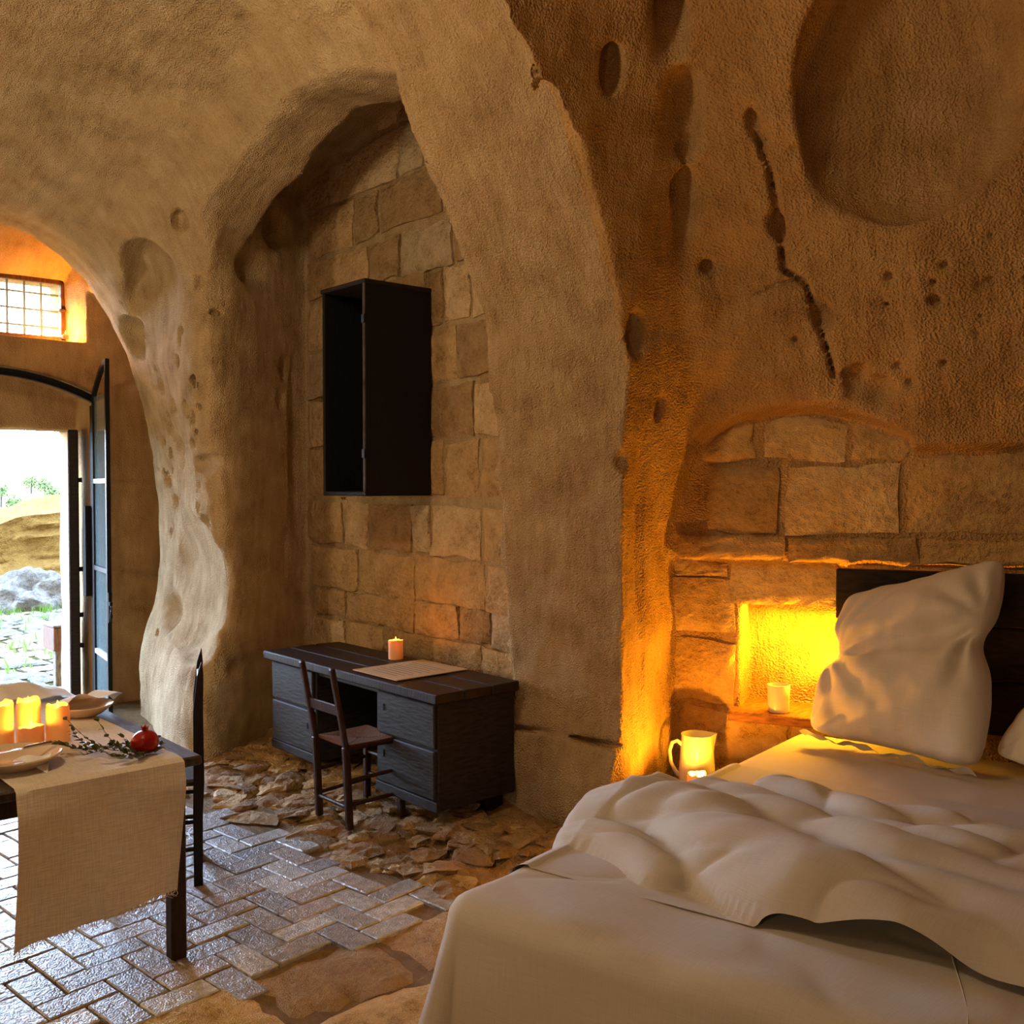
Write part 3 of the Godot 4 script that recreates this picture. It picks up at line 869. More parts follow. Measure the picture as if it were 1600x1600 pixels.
func build_desk_wall() -> void:
	var wall := slab("wall_niche", [[Vector3(3.60, 0.0, 3.4), Vector3(3.9, 4.4, 7.1)]], "mortar", "coursed block masonry closing the desk niche")
	# a runs towards the viewer's right, that is against v; origin at v = 6.6
	var org := P(3.575, 0, 6.6); var ea := Vector3(0, 0, 1); var en := Vector3(-1, 0, 0)
	var va := func(px: float) -> float:
		var r := (px - 800.0) / 1550.0
		return 6.6 - 3.53 * (0.7513 - 0.66 * r) / (0.66 + 0.7513 * r)
	# courses: bottom and top height at the left and right, then the joints as distances along the wall
	var courses := [
		[0.06, 0.30, [0.35, 0.9, 1.25, 1.8, 2.3, 2.8]], [0.32, 0.55, [0.35, 0.7, 1.3, 1.7, 2.1, 2.8]], [0.57, 0.79, [0.35, 0.85, 1.3, 1.85, 2.3, 2.8]],
		[0.81, 1.005, [0.45, 0.86, 1.66, 2.08, 2.36, 2.8]], [1.025, 1.30, [0.41, 1.02, 1.65, 2.34, 2.8]], [1.325, 1.615, [0.36, 0.83, 1.14, 1.62, 1.82, 2.30, 2.8]],
		[1.64, 1.965, [0.36, 0.78, 1.20, 1.72, 1.95, 2.27, 2.8]], [1.985, 2.28, [0.36, 0.64, 1.15, 1.70, 2.23, 2.8]], [2.305, 2.61, [0.36, 0.85, 1.3, 1.77, 2.07, 2.8]],
		[2.64, 2.97, [0.36, 0.62, 1.1, 1.77, 1.94, 2.2, 2.8]], [2.995, 3.25, [0.37, 1.15, 1.51, 2.04, 2.8]], [3.285, 3.575, [0.35, 0.98, 1.27, 1.92, 2.8]],
		[3.61, 3.895, [0.34, 0.66, 1.49, 1.76, 2.5]], [3.93, 4.25, [0.66, 1.27, 1.49, 2.3]]]
	var sag := [0, 0, 0.0, -0.01, -0.03, -0.03, 0.0, 0.01, 0.02, 0.02, 0.0, 0.03, 0.02, 0.02]
	for n in courses.size():
		var c = courses[n]
		var js: Array = c[2]
		for k in js.size() - 1:
			var g := 0.013
			var x0: float = js[k] + g; var x1: float = js[k + 1] - g
			var s0: float = sag[n] * x0 / 2.0; var s1: float = sag[n] * x1 / 2.0
			var wob := func() -> float: return rng.randf_range(-0.010, 0.010)
			var q := [Vector2(x0 + wob.call(), c[0] + s0 + wob.call()), Vector2(x1 + wob.call(), c[0] + s1 + wob.call()), Vector2(x1 + wob.call(), c[1] + s1 + wob.call()), Vector2(x0 + wob.call(), c[1] + s0 + wob.call())]
			add_block(wall, q, org, ea, en, "block_%d" % rng.randi_range(0, 4), 0.035)

func build_bed_wall() -> void:
	var ea := Vector3(0.425, 0, 0.905).normalized(); var en := Vector3(-0.905, 0, 0.425).normalized()
	var corner := P(4.04, 0, 3.37)
	# mortar backing behind the blocks
	var so := Soup.new()
	var turn := Basis(ea, Vector3.UP, ea.cross(Vector3.UP))
	so.box(corner + ea * 1.4 + Vector3(0, 1.69, 0) - en * 0.16, Vector3(3.4, 0.76, 0.2), turn)
	so.box(corner + ea * 1.4 + Vector3(0, 1.0, 0) - en * 0.62, Vector3(3.4, 2.4, 0.1), turn)
	var wall := put("wall_headboard", so.mesh(false), mats["mortar"])
	meta(wall, "tan block masonry behind the bed with a shallow blind arch", "", "", "structure")
	var hi := corner
	# [s0, y0, s1, y1 ...] upper blocks: blind arch row, then full row, then the ledge course
	var q4 := func(s0: float, y0: float, s1: float, y1: float, yl := -1.0, yr := -1.0) -> Array:
		return [Vector2(s0, y0), Vector2(s1, y0), Vector2(s1, y1 if yr < 0 else yr), Vector2(s0, y1 if yl < 0 else yl)]
	add_block(wall, q4.call(0.19, 1.83, 0.455, 2.02, 1.90, 2.05), hi, ea, en, "bed_block_2", 0.022)
	add_block(wall, q4.call(0.49, 1.83, 0.90, 2.04, 2.05, 2.0), hi, ea, en, "bed_block_0", 0.022, 0.03)
	add_block(wall, q4.call(0.925, 1.83, 1.18, 2.0, 2.02, 1.94), hi, ea, en, "bed_block_1", 0.018)
	add_block(wall, q4.call(0.215, 1.47, 0.575, 1.80), hi, ea, en, "bed_block_3", 0.022)
	add_block(wall, q4.call(0.615, 1.475, 1.14, 1.805), hi, ea, en, "bed_block_0", 0.023)
	add_block(wall, q4.call(1.175, 1.475, 1.76, 1.855), hi, ea, en, "bed_block_1", 0.020)
	add_block(wall, q4.call(1.79, 1.475, 2.4, 1.84), hi, ea, en, "bed_block_2", 0.020)
	add_block(wall, q4.call(0.06, 1.33, 0.60, 1.45), hi, ea, en, "bed_block_1", 0.036)
	add_block(wall, q4.call(0.615, 1.33, 1.22, 1.45), hi, ea, en, "bed_block_3", 0.032)
	add_block(wall, q4.call(1.235, 1.33, 2.4, 1.45), hi, ea, en, "bed_block_1", 0.040)
	# lower blocks round the lamp niche
	var lo := corner - en * 0.07
	add_block(wall, q4.call(0.02, 1.235, 0.30, 1.315), lo, ea, en, "bed_block_4", 0.022)
	add_block(wall, q4.call(0.325, 1.10, 0.86, 1.315), lo, ea, en, "bed_block_4", 0.022)
	add_block(wall, q4.call(0.89, 1.10, 1.7, 1.315), lo, ea, en, "bed_block_0", 0.022)
	add_block(wall, q4.call(0.0, 0.93, 0.345, 1.21), lo, ea, en, "bed_block_0", 0.022)
	add_block(wall, q4.call(-0.02, 0.575, 0.345, 0.90), lo, ea, en, "bed_block_2", 0.025)
	add_block(wall, q4.call(0.02, 0.24, 0.62, 0.55, -1.0, 0.50), lo, ea, en, "bed_block_1", 0.022)
	add_block(wall, q4.call(0.65, 0.24, 1.3, 0.50), lo, ea, en, "bed_block_2", 0.022)
	add_block(wall, q4.call(1.28, 0.55, 1.8, 1.07), lo, ea, en, "bed_block_0", 0.022)
	add_block(wall, q4.call(-0.05, 0.02, 0.5, 0.22), lo, ea, en, "bed_block_3", 0.022)

# ---------- floor ----------
func build_floor() -> void:
	var fl := slab("floor", [[Vector3(-2.5, -0.30, -2.6), Vector3(7.0, -0.011, 8.9)]], "dirt", "herringbone brick floor with tufa slabs and rough rubble by the desk")
	# herringbone bricks
	var L := 0.236; var W := 0.118
	var kinds := []
	for k in 6: kinds.append(soft_box(Vector3(L - 0.007, 0.05, W - 0.007), 0.0045, 0.0022))
	var turn := Basis(Vector3.UP, deg_to_rad(7.0))
	var org := P(1.3, 0, 4.3)
	for i in range(-40, 41):
		for j in range(-40, 41):
			var k := posmod(i - j, 4)
			if k != 0 and k != 3: continue
			var c := Vector2(i + 1.0, j + 0.5) if k == 0 else Vector2(i + 0.5, j + 1.0)
			var p := org + turn * Vector3(c.x * W, 0, -c.y * W)
			var v := -p.z
			var wob := n_mid.get_noise_2d(p.x * 0.5, p.z * 0.5) * 0.12
			if p.x < 0.25 or p.x > 2.33 + wob - 0.10 * (v - 4.0) or v < 3.11 + wob * 0.4 or v > 5.6: continue
			var o := put("brick", kinds[rng.randi_range(0, 5)], mats["brick_%d" % rng.randi_range(0, 4)], fl)
			o.transform = Transform3D(turn * Basis(Vector3.UP, (0.0 if k == 0 else PI / 2) + rng.randf_range(-0.012, 0.012)) * Basis(Vector3.RIGHT, rng.randf_range(-0.012, 0.012)) * Basis(Vector3.BACK, rng.randf_range(-0.008, 0.008)), p + Vector3(0, -0.019 + rng.randf_range(-0.003, 0.003), 0))
	# tufa slabs of the bedroom floor
	var rows := [[3.16, 2.76], [2.76, 2.40], [2.40, 2.0], [2.0, 1.55]]
	for r in rows.size():
		var x := 0.1 + rng.randf() * 0.3
		while x < 2.9:
			var w := rng.randf_range(0.36, 0.62)
			var m := block_mesh([Vector2(x + 0.002, rows[r][1] + 0.002), Vector2(x + w - 0.002, rows[r][1] + 0.002), Vector2(x + w - 0.002, rows[r][0] - 0.002), Vector2(x + 0.002, rows[r][0] - 0.002)], Vector3.ZERO, Vector3.RIGHT, Vector3(0, 0, 1), 0.0, 0.06, rng.randf() * 40.0, 0.0, 0.010)
			var o := put("floor_slab", m, mats["slab_%d" % rng.randi_range(0, 4)], fl)
			o.transform = Transform3D(Basis(Vector3(1, 0, 0), -PI / 2), P(x + w * 0.5, 0.001, (rows[r][0] + rows[r][1]) * 0.5))
			x += w
	# rubble and bedrock towards the desk wall
	var bed := Soup.new()
	bed.grid(60, 90, func(a: float, b: float) -> Vector3:
		var u := 2.10 + 1.6 * a; var v := 3.12 + 3.0 * b
		var h := -0.035 + 0.10 * smoothstep(2.25, 3.2, u) + n_mid.get_noise_2d(u, v) * 0.035 + n_fine.get_noise_2d(u, v) * 0.014
		return P(u, h, v))
	put("bedrock", bed.mesh(true, 180.0), mats["rubble_1"], fl)
	var shapes := []
	for k in 7: shapes.append(pebble(100 + k))
	for n in 240:
		var u := rng.randf_range(2.28, 3.2); var v := rng.randf_range(3.2, 5.75)
		if u < 2.30 - 0.10 * (v - 4.0) + 0.05: continue
		var r := rng.randf_range(0.03, 0.10)
		var o := put("rubble_stone", shapes[n % 7], mats["rubble_%d" % rng.randi_range(0, 4)], fl)
		var h := -0.035 + 0.10 * smoothstep(2.25, 3.2, u)
		o.transform = Transform3D(Basis(Vector3.UP, rng.randf() * TAU) * Basis.from_scale(Vector3(r * 1.3, r * 0.36, r)), P(u, h + r * 0.10, v))

func pebble(seed_: int) -> ArrayMesh:
	var so := Soup.new()
	var rows := 6; var cols := 10
	for j in rows + 1:
		for i in cols + 1:
			var th := PI * j / rows; var ph := TAU * (i % cols) / cols
			var d := Vector3(sin(th) * cos(ph), cos(th), sin(th) * sin(ph))
			var r := 0.9 + 0.55 * n_mid.get_noise_3d(d.x * 0.35 + seed_, d.y * 0.35, d.z * 0.35)
			d = Vector3(signf(d.x) * pow(absf(d.x), 0.7), signf(d.y) * pow(absf(d.y), 0.8), signf(d.z) * pow(absf(d.z), 0.7))
			so.add(d * r)
	for j in rows:
		for i in cols:
			var a := j * (cols + 1) + i
			so.quad(a, a + 1, a + cols + 2, a + cols + 1)
	return so.mesh(true, 40.0)

# ---------- the terrace and the valley ----------
func build_outside() -> void:
	var ter := slab("terrace_ground", [[Vector3(-20, -0.4, 8.72), Vector3(30, -0.07, 19)], [Vector3(-20, -0.4, -6), Vector3(-2.9, -0.07, 8.72)]], "terrace_dirt", "stone paved terrace with grassy joints outside the door")
	var v := 8.78
	while v < 16.2:
		var dv := rng.randf_range(0.24, 0.36) * (1.0 + (v - 8.7) * 0.05)
		var u := 0.17 * v + rng.randf() * 0.3
		while u < 0.37 * v:
			var du := rng.randf_range(0.30, 0.58)
			var g := 0.02
			var j := func() -> float: return rng.randf_range(-0.03, 0.03)
			var m := block_mesh([Vector2(u + g + j.call(), v + g + j.call()), Vector2(u + du - g + j.call(), v + g + j.call()), Vector2(u + du - g + j.call(), v + dv - g + j.call()), Vector2(u + g + j.call(), v + dv - g + j.call())], Vector3.ZERO, Vector3.RIGHT, Vector3(0, 0, 1), 0.0, 0.08, rng.randf() * 40.0)
			var o := put("flagstone", m, mats["terrace_%d" % rng.randi_range(0, 2)], ter)
			o.transform = Transform3D(Basis(Vector3(1, 0, 0), -PI / 2), P(u + du * 0.5, -0.045, v + dv * 0.5))
			u += du
		v += dv
	# grass in the joints and by the boulder
	var gr := Soup.new()
	for n in 900:
		var gv := rng.randf_range(10.0, 16.0); var gu := gv * rng.randf_range(0.22, 0.34)
		if n > 450: gv = rng.randf_range(14.6, 15.4); gu = gv * rng.randf_range(0.24, 0.33)
		if n <= 450 and n_mid.get_noise_2d(gu * 0.4, gv * 0.4) < 0.12: continue
		var p := P(gu, -0.06, gv)
		var h := rng.randf_range(0.04, 0.14); var a := rng.randf() * TAU
		var side := Vector3(cos(a), 0, sin(a)) * 0.012
		var tip := p + Vector3(rng.randf_range(-0.05, 0.05), h, rng.randf_range(-0.05, 0.05))
		var i := gr.add(p - side); gr.add(p + side); gr.add(tip)
		gr.tri(i, i + 1, i + 2)
	meta(put("terrace_grass", gr.mesh(false), mats["grass"]), "tufts of green grass between terrace stones", "grass", "", "stuff")
	# boulder
	var bo := Soup.new()
	bo.grid(40, 24, func(a: float, b: float) -> Vector3:
		var th := PI * 0.52 * (1.0 - b); var ph := TAU * a
		var d := Vector3(sin(th) * cos(ph), cos(th), sin(th) * sin(ph))
		var r := 1.0 + 0.35 * n_big.get_noise_3d(d.x * 0.9, d.y * 0.9, d.z * 0.9) + 0.12 * n_mid.get_noise_3d(d.x, d.y, d.z)
		return Vector3(d.x * 0.66, d.y * 0.60 - 0.05, d.z * 0.5) * r)
	var bol := put("boulder", bo.mesh(true, 60.0), mats["boulder"])
	bol.position = P(4.30, -0.08, 15.3)
	meta(bol, "pale grey pitted boulder at the end of the terrace", "boulder")
	# rock bank behind the terrace
	var bk := Soup.new()
	bk.grid(110, 44, func(a: float, b: float) -> Vector3:
		var u := -4.0 + 16.0 * a
		var top := 1.05 + 0.13 * (u - 3.0) + 0.12 * n_mid.get_noise_2d(u * 0.3, 4.0)
		var y := -0.2 + (top + 0.2) * minf(b * 1.15, 1.0)
		var strata := 0.10 * n_mid.get_noise_3d(u * 0.25, y * 1.6, 2.0) + 0.22 * n_big.get_noise_3d(u * 0.6, y * 0.8, 1.0)
		var vv := 16.2 + 0.55 * y + strata + maxf(0.0, b * 1.15 - 1.0) * 30.0
		return P(u, y + (0.0 if b < 0.87 else 0.1 * n_mid.get_noise_2d(u, vv)), vv))
	meta(put("rock_bank", bk.mesh(true, 50.0), mats["bank"]), "ochre layered rock bank rising behind the terrace", "rock bank")
	# valley sides and far hills
	for h in [["hillside", "pale stony hillside with scrub across the ravine", 60.0, 130.0, -14.0, 1.0, 3.0, "hill_pale"], ["far_hill", "low dry hill on the horizon", 300.0, 520.0, -30.0, 9.5, 6.0, "hill_far"], ["far_hill", "farthest low ridge behind the nearer hill", 700.0, 1100.0, -60.0, 16.0, 8.0, "hill_far"]]:
		var hs := Soup.new()
		hs.grid(70, 24, func(a: float, b: float) -> Vector3:
			var vv: float = lerpf(h[2], h[3], b)
			var u: float = lerpf(-0.6, 1.3, a) * h[3]
			var y: float = lerpf(h[4], h[5], smoothstep(0.0, 0.85, b)) + h[6] * n_big.get_noise_2d(u / h[2] * 1.6, b * 2.0) * (0.25 if h[2] < 100 else 0.6) * b
			return P(u, y, vv))
		meta(put(h[0], hs.mesh(true, 180.0), mats[h[7]]), h[1], "hill")
	# bushes on the far slope
	for k in 5:
		var d: float = [95.0, 110.0, 88.0, 118.0, 104.0][k]
		var t := thing("bush", P([0.296, 0.288, 0.262, 0.276, 0.250][k] * d, [0.2, 0.9, -0.6, 1.2, 0.4][k], d))
		meta(t, ["scrub bush nearest the door jamb on the far slope", "scrub bush second from the door jamb on the slope", "middle scrub bush on the slope across the ravine", "scrub bush just left of the middle, far slope", "leftmost scrub bush on the slope across the ravine"][[0, 1, 3, 2, 4][k]], "bush", "bushes on the far slope")
		put("foliage", leaf_ball(0.8, 260, 0.13, 60 + k), mats["bush"], t).position.y = 0.9
		var st := Soup.new(); st.tube([Vector3(0, -1.0, 0), Vector3(0.1, 1.2, 0)], [0.12, 0.06], 6)
		put("stem", st.mesh(), mats["wood_dark"], t)
	# small wooden post box by the door
	var bx := thing("wooden_box", P(2.69, 0.30, 9.0))
	meta(bx, "small weathered wooden box with a white stroke beside the door", "box")
	put("body", soft_box(Vector3(0.16, 0.20, 0.30), 0.005, 0.002), mats["wood_brown"], bx).position.y = 0.10
	put("lid", soft_box(Vector3(0.18, 0.02, 0.33), 0.004), mats["wood_grey"], bx).position.y = 0.212
	put("white_stroke", soft_box(Vector3(0.012, 0.09, 0.003), 0.001), mats["rail_paint"], bx).position = Vector3(0.0, 0.11, 0.152)
	put("post", soft_box(Vector3(0.07, 0.37, 0.07), 0.004), mats["wood_grey"], bx).position.y = -0.18

func leaf_ball(r: float, n: int, size: float, seed_: int) -> ArrayMesh:
	var g := RandomNumberGenerator.new(); g.seed = seed_
	var so := Soup.new()
	for k in n:
		var d := Vector3(g.randfn(), g.randfn() * 0.8, g.randfn()).normalized() * r * pow(g.randf(), 0.4)
		var a := Vector3(g.randfn(), g.randfn(), g.randfn()).normalized() * size
		var b := a.cross(Vector3(g.randfn(), g.randfn(), g.randfn())).normalized() * size * 0.6
		so.quadp(d - a, d - b, d + a, d + b)
	return so.mesh(false)

# ---------- bed ----------
var bed_o := Vector3.ZERO
var bed_a := Vector3.ZERO
var bed_b := Vector3.ZERO
const BED_Y := 0.53

func bed_cover(a: float, b: float, y0: float, len_: float, wide: float) -> Vector3:
	# a along the bed from the foot, b from the left side; negative values hang down
	var ea := 0.0; var eb := 0.0
	if a < 0.0: ea = a
	if b < 0.0: eb = b
	elif b > wide: eb = b - wide
	var h := sqrt(ea * ea + eb * eb)
	var p := bed_o + bed_a * clampf(a, 0.0, len_) + bed_b * clampf(b, 0.0, wide) + Vector3(0, y0, 0)
	if h > 0.0:
		var out := (bed_a * ea + bed_b * eb) / h
		var r := 0.085
		var along_ := h
		var flare := 0.06 + 0.46 * (absf(ea) * absf(eb)) / (h * h) + 0.035 * sin((a if eb != 0.0 else b) * 11.0 + 0.6)
		if along_ < r * PI * 0.5:
			p += out * r * sin(along_ / r) - Vector3(0, r * (1.0 - cos(along_ / r)), 0)
		else:
			var rest := along_ - r * PI * 0.5
			p += out * (r + flare * rest) - Vector3(0, r + rest * 0.985, 0)
	return p

func build_bed() -> void:
	bed_o = P(1.80, 0, 2.20); bed_a = Vector3(0.985, 0, -0.17).normalized(); bed_b = Vector3(0.24, 0, 0.971).normalized()
	var t := thing("bed", bed_o)
	meta(t, "wide low bed made up with cream linen in the rock alcove", "bed")
	var turn := Basis(bed_a, Vector3.UP, bed_a.cross(Vector3.UP))
	var mt := Soup.new()
	var L := 2.40; var W := 1.80
	soft_box_into(mt, bed_a * (L * 0.5) + bed_b * (W * 0.5) + Vector3(0, 0.36, 0), Vector3(L - 0.04, 0.28, W - 0.06), turn, 0.05)
	put("mattress", mt.mesh(), mats["linen_sheet"], t)
	var fr := Soup.new()
	soft_box_into(fr, bed_a * (L * 0.5) + bed_b * (W * 0.5) + Vector3(0, 0.15, 0), Vector3(L - 0.10, 0.14, W - 0.12), turn, 0.01)
	put("frame", fr.mesh(), mats["wood_dark"], t)
	for q in [[0.1, 0.1], [0.1, W - 0.1], [L - 0.1, 0.1], [L - 0.1, W - 0.1]]:
		var lg := Soup.new()
		soft_box_into(lg, bed_a * q[0] + bed_b * q[1] + Vector3(0, 0.045, 0), Vector3(0.08, 0.09, 0.08), turn, 0.006)
		put("leg", lg.mesh(), mats["wood_dark"], t)
	# smooth sheet over the head half, hanging a little at the left
	var sh := Soup.new()
	sh.grid(90, 80, func(i: float, j: float) -> Vector3:
		var a := 0.5 + 1.92 * i; var b := -0.22 + (W + 0.44) * j
		var p := bed_cover(a, b, BED_Y - 0.012, L, W) - bed_o
		if b > 0.0 and b < W: p.y += 0.004 * n_mid.get_noise_2d(a * 0.8, b * 2.2) + 0.003 * sin(b * 40.0 + 3.0 * sin(a * 3.0)) * smoothstep(0.0, 0.3, b) * n_big.get_noise_2d(a * 2.0, b)
		return p)
	put("sheet", sh.mesh(true, 180.0), mats["linen_sheet"], t)
	# bedspread over the foot half, hanging to the floor
	var sp := Soup.new()
	sp.grid(110, 150, func(i: float, j: float) -> Vector3:
		var a := -0.55 + 1.55 * i; var b := -0.55 + (W + 1.10) * j
		var p := bed_cover(a, b, BED_Y, L, W) - bed_o
		var w := n_mid.get_noise_2d(a * 0.35, b * 0.35) * 0.012 + n_mid.get_noise_2d(a * 1.2 + 7.0, b * 0.7) * 0.004 - 0.007 * pow(1.0 - absf(n_big.get_noise_2d(a * 1.6 + 2.0, b * 1.2)), 10.0)
		p.y += w
		p.y = maxf(p.y, 0.012)
		return p)
	put("bedspread", sp.mesh(true, 180.0), mats["linen"], t)
	# stitched seam on the bedspread
	var se := Soup.new()
	var path := []; var rad := []
	for k in 40:
		var b := -0.5 + 0.9 * k / 39.0
		path.append(bed_cover(-0.50 + 0.95 * k / 39.0, 1.22 + 0.1 * sin(k * 0.1), BED_Y + 0.001, L, W) - bed_o + Vector3(0, n_mid.get_noise_2d((-0.50 + 0.95 * k / 39.0) * 0.35, 1.22 * 0.35) * 0.012, 0)); rad.append(0.0018)
	se.tube(path, rad, 6)
	put("seam", se.mesh(), mats["linen"], t)
	build_duvet()
	build_pillows()
	# headboard: a dark board on the wall above the pillows
	var ea := Vector3(0.425, 0, 0.905).normalized(); var en := Vector3(-0.905, 0, 0.425).normalized()
	var corner := P(4.04, 0, 3.37)
	var hb := thing("headboard", corner + ea * 1.7 + Vector3(0, 0.52, 0))
	meta(hb, "dark wooden headboard under the stone ledge behind the pillows", "headboard")
	var bt := Basis(ea, Vector3.UP, ea.cross(Vector3.UP))
	for k in 3:
		var bo := Soup.new()
		soft_box_into(bo, en * 0.04 + ea * (0.0 if k == 0 else 0.03) + Vector3(0, 0.66 - 0.25 * k, 0), Vector3(1.68 - (0.0 if k == 0 else 0.06), 0.24, 0.05), bt, 0.005, 0.004)
		put("board", bo.mesh(true, 30.0), mats["wood_dark"], hb)

func ridge_h(p: Vector2, line: Array, r: float, h: float) -> float:
	var best := 1e9; var tt := 0.0
	for k in line.size() - 1:
		var a: Vector2 = line[k]; var b: Vector2 = line[k + 1]
		var t := clampf((p - a).dot(b - a) / (b - a).length_squared(), 0.0, 1.0)
		var d := p.distance_to(a + (b - a) * t)
		if d < best: best = d; tt = (k + t) / (line.size() - 1)
	var x := best / r
	if x >= 1.0: return 0.0
	return h * 1.22 * pow(1.0 - x * x, 0.55) * (0.75 + 0.25 * sin(PI * clampf(tt, 0.05, 0.95)))

func build_duvet() -> void:
	# a turned down cover: folds given as lines on the bed in (u, v), each with a half width and a height
	var folds := [
		[[Vector2(2.42, 2.62), Vector2(2.62, 2.36), Vector2(2.62, 2.08), Vector2(2.50, 1.78), Vector2(2.42, 1.52), Vector2(2.46, 1.25), Vector2(2.60, 0.9), Vector2(2.7, 0.5)], 0.20, 0.155],
		[[Vector2(2.50, 2.60), Vector2(2.72, 2.44), Vector2(2.86, 2.25)], 0.15, 0.115],
		[[Vector2(2.78, 2.12), Vector2(2.72, 1.86), Vector2(2.66, 1.60), Vector2(2.62, 1.32), Vector2(2.66, 1.05), Vector2(2.8, 0.6)], 0.16, 0.170],
		[[Vector2(2.99, 1.98), Vector2(2.94, 1.74), Vector2(2.84, 1.46), Vector2(2.78, 1.20), Vector2(2.80, 0.95), Vector2(2.95, 0.5)], 0.14, 0.165],
		[[Vector2(3.02, 1.62), Vector2(2.96, 1.38), Vector2(2.94, 1.15), Vector2(3.0, 0.85), Vector2(3.1, 0.5)], 0.15, 0.17],
		[[Vector2(3.10, 1.85), Vector2(3.16, 1.55), Vector2(3.22, 1.25), Vector2(3.28, 0.8)], 0.16, 0.10],
		[[Vector2(2.33, 2.50), Vector2(2.36, 2.20), Vector2(2.30, 1.90)], 0.10, 0.075]]
	var du := Soup.new()
	var turn2 := func(a: float, b: float) -> Vector2:
		var p := bed_o + bed_a * a + bed_b * b
		return Vector2(p.x, -p.z)
	var NX := 150; var NY := 200
	var keep := {}
	var pts := []
	for j in NY + 1:
		for i in NX + 1:
			var a := 0.24 + 1.44 * i / NX; var b := -0.30 + 2.2 * j / NY
			var q: Vector2 = turn2.call(a, b)
			# the cloth is dragged along the folds
			q += Vector2(n_big.get_noise_2d(q.x * 1.4, q.y * 1.4), n_big.get_noise_2d(q.x * 1.4 + 5.0, q.y * 1.4)) * 0.045
			var h := 0.0
			for f in folds:
				var e: float = ridge_h(q, f[0], f[1], f[2])
				h = smax(h, e, 0.006)
			var on := h
			h += n_mid.get_noise_2d(q.x * 0.5, q.y * 0.5) * 0.012 * smoothstep(0.0, 0.06, h)
			h += 0.010 * sin((q.x * 0.8 + q.y * 0.5) * 46.0 + 5.0 * n_big.get_noise_2d(q.x, q.y)) * smoothstep(0.03, 0.12, h) * maxf(0.0, n_big.get_noise_2d(q.x * 1.2 + 9.0, q.y * 1.2))
			var on_fold := smoothstep(0.03, 0.10, h)
			h -= 0.028 * pow(1.0 - absf(n_mid.get_noise_2d(q.x * 0.9 + q.y * 0.25 + 3.0, q.y * 0.30)), 7.0) * on_fold
			h += 0.007 * n_mid.get_noise_2d(q.x * 2.6 + q.y * 0.5, q.y * 0.8 + 4.0) * on_fold
			var p := bed_cover(a, b, BED_Y + 0.004, 2.4, 1.8) - bed_o
			if b < 0.0: h = maxf(h * 0.9, 0.012)
			var out := Vector3.UP if b > -0.02 else (Vector3.UP * 0.7 - bed_b * 0.7)
			pts.append([p + out * (h - 0.012), on])
	var ids := PackedInt32Array()
	for q in pts: ids.append(du.add(q[0]))
	for j in NY:
		for i in NX:
			var k := j * (NX + 1) + i
			if pts[k][1] + pts[k + 1][1] + pts[k + NX + 1][1] + pts[k + NX + 2][1] < 0.012: continue
			du.quad(k, k + 1, k + NX + 2, k + NX + 1)
	var t := thing("duvet", bed_o)
	meta(t, "rumpled cream linen cover turned down in thick folds across the bed", "duvet")
	var o := put("cover", du.mesh(true, 180.0), mats["linen"], t)

# a pillow spanned between four corners, bulging to both sides; pinch squeezes it across the middle
func pillow_mesh(c: Array, thick: float, bulge_dir: Vector3, pinch: float, seed_: float, at: Vector3) -> ArrayMesh:
	var so := Soup.new()
	for side in [1.0, -1.0]:
		var N := 56
		var base := so.pos.size()
		for j in N + 1:
			for i in N + 1:
				var x := 2.0 * i / N - 1.0; var y := 2.0 * j / N - 1.0
				# edges draw in between the corners
				var xx := x * (1.0 - 0.02 * (1.0 - y * y)) ; var yy := y * (1.0 - 0.05 * (1.0 - x * x))
				var ear := 1.0 - 0.09 * pow(x * x * y * y, 3.0)
				xx *= ear; yy *= ear
				xx *= 1.0 - pinch * 0.35 * exp(-pow((y - 0.12) / 0.22, 2.0))
				var p: Vector3 = c[0].lerp(c[1], xx * 0.5 + 0.5).lerp(c[3].lerp(c[2], xx * 0.5 + 0.5), yy * 0.5 + 0.5)
				var t := pow(maxf(0.0, (1.0 - pow(absf(x), 2.6)) * (1.0 - pow(absf(y), 2.6))), 0.55) * thick
				t *= 1.0 - pinch * exp(-pow((y - 0.12 - 0.10 * x) / 0.13, 2.0))
				var m := smoothstep(0.0, 0.04, t)
				var w := 0.022 * n_mid.get_noise_3d(xx * 0.40 + seed_, yy * 0.40, side) + 0.007 * n_mid.get_noise_3d(xx * 1.3, yy * 1.1 + seed_, side)
				# creases that run out of the pinched waist and the lower left corner
				var fan := 0.0
				for q in [[-0.95, 0.10, 13.0, 0.55], [0.95, 0.30, 11.0, 0.45], [-1.05, -1.0, 9.0, 0.7]]:
					var dx: float = x - q[0]; var dy: float = y - q[1]
					var rr := sqrt(dx * dx + dy * dy)
					fan += pow(absf(sin(atan2(dy, dx) * q[2] * 0.5 + seed_)), 3.0) * exp(-pow((rr - 0.45) / q[3], 2.0)) * smoothstep(0.0, 0.25, rr)
				w -= 0.030 * fan * (0.4 + pinch)
				w -= 0.020 * pinch * pow(absf(sin((y - 0.12 - 0.10 * x) * 16.0 + 2.0 * x)), 2.0) * exp(-pow((y - 0.12) / 0.22, 2.0))
				so.add(p + bulge_dir * side * (t + w * m) - at, Vector2(x, y) * 0.5 + Vector2(0.5, 0.5))
		for j in N:
			for i in N:
				var a := base + j * (N + 1) + i
				if side > 0: so.quad(a, a + 1, a + N + 2, a + N + 1)
				else: so.quad(a + 1, a, a + N + 1, a + N + 2)
	return so.mesh(true, 180.0)

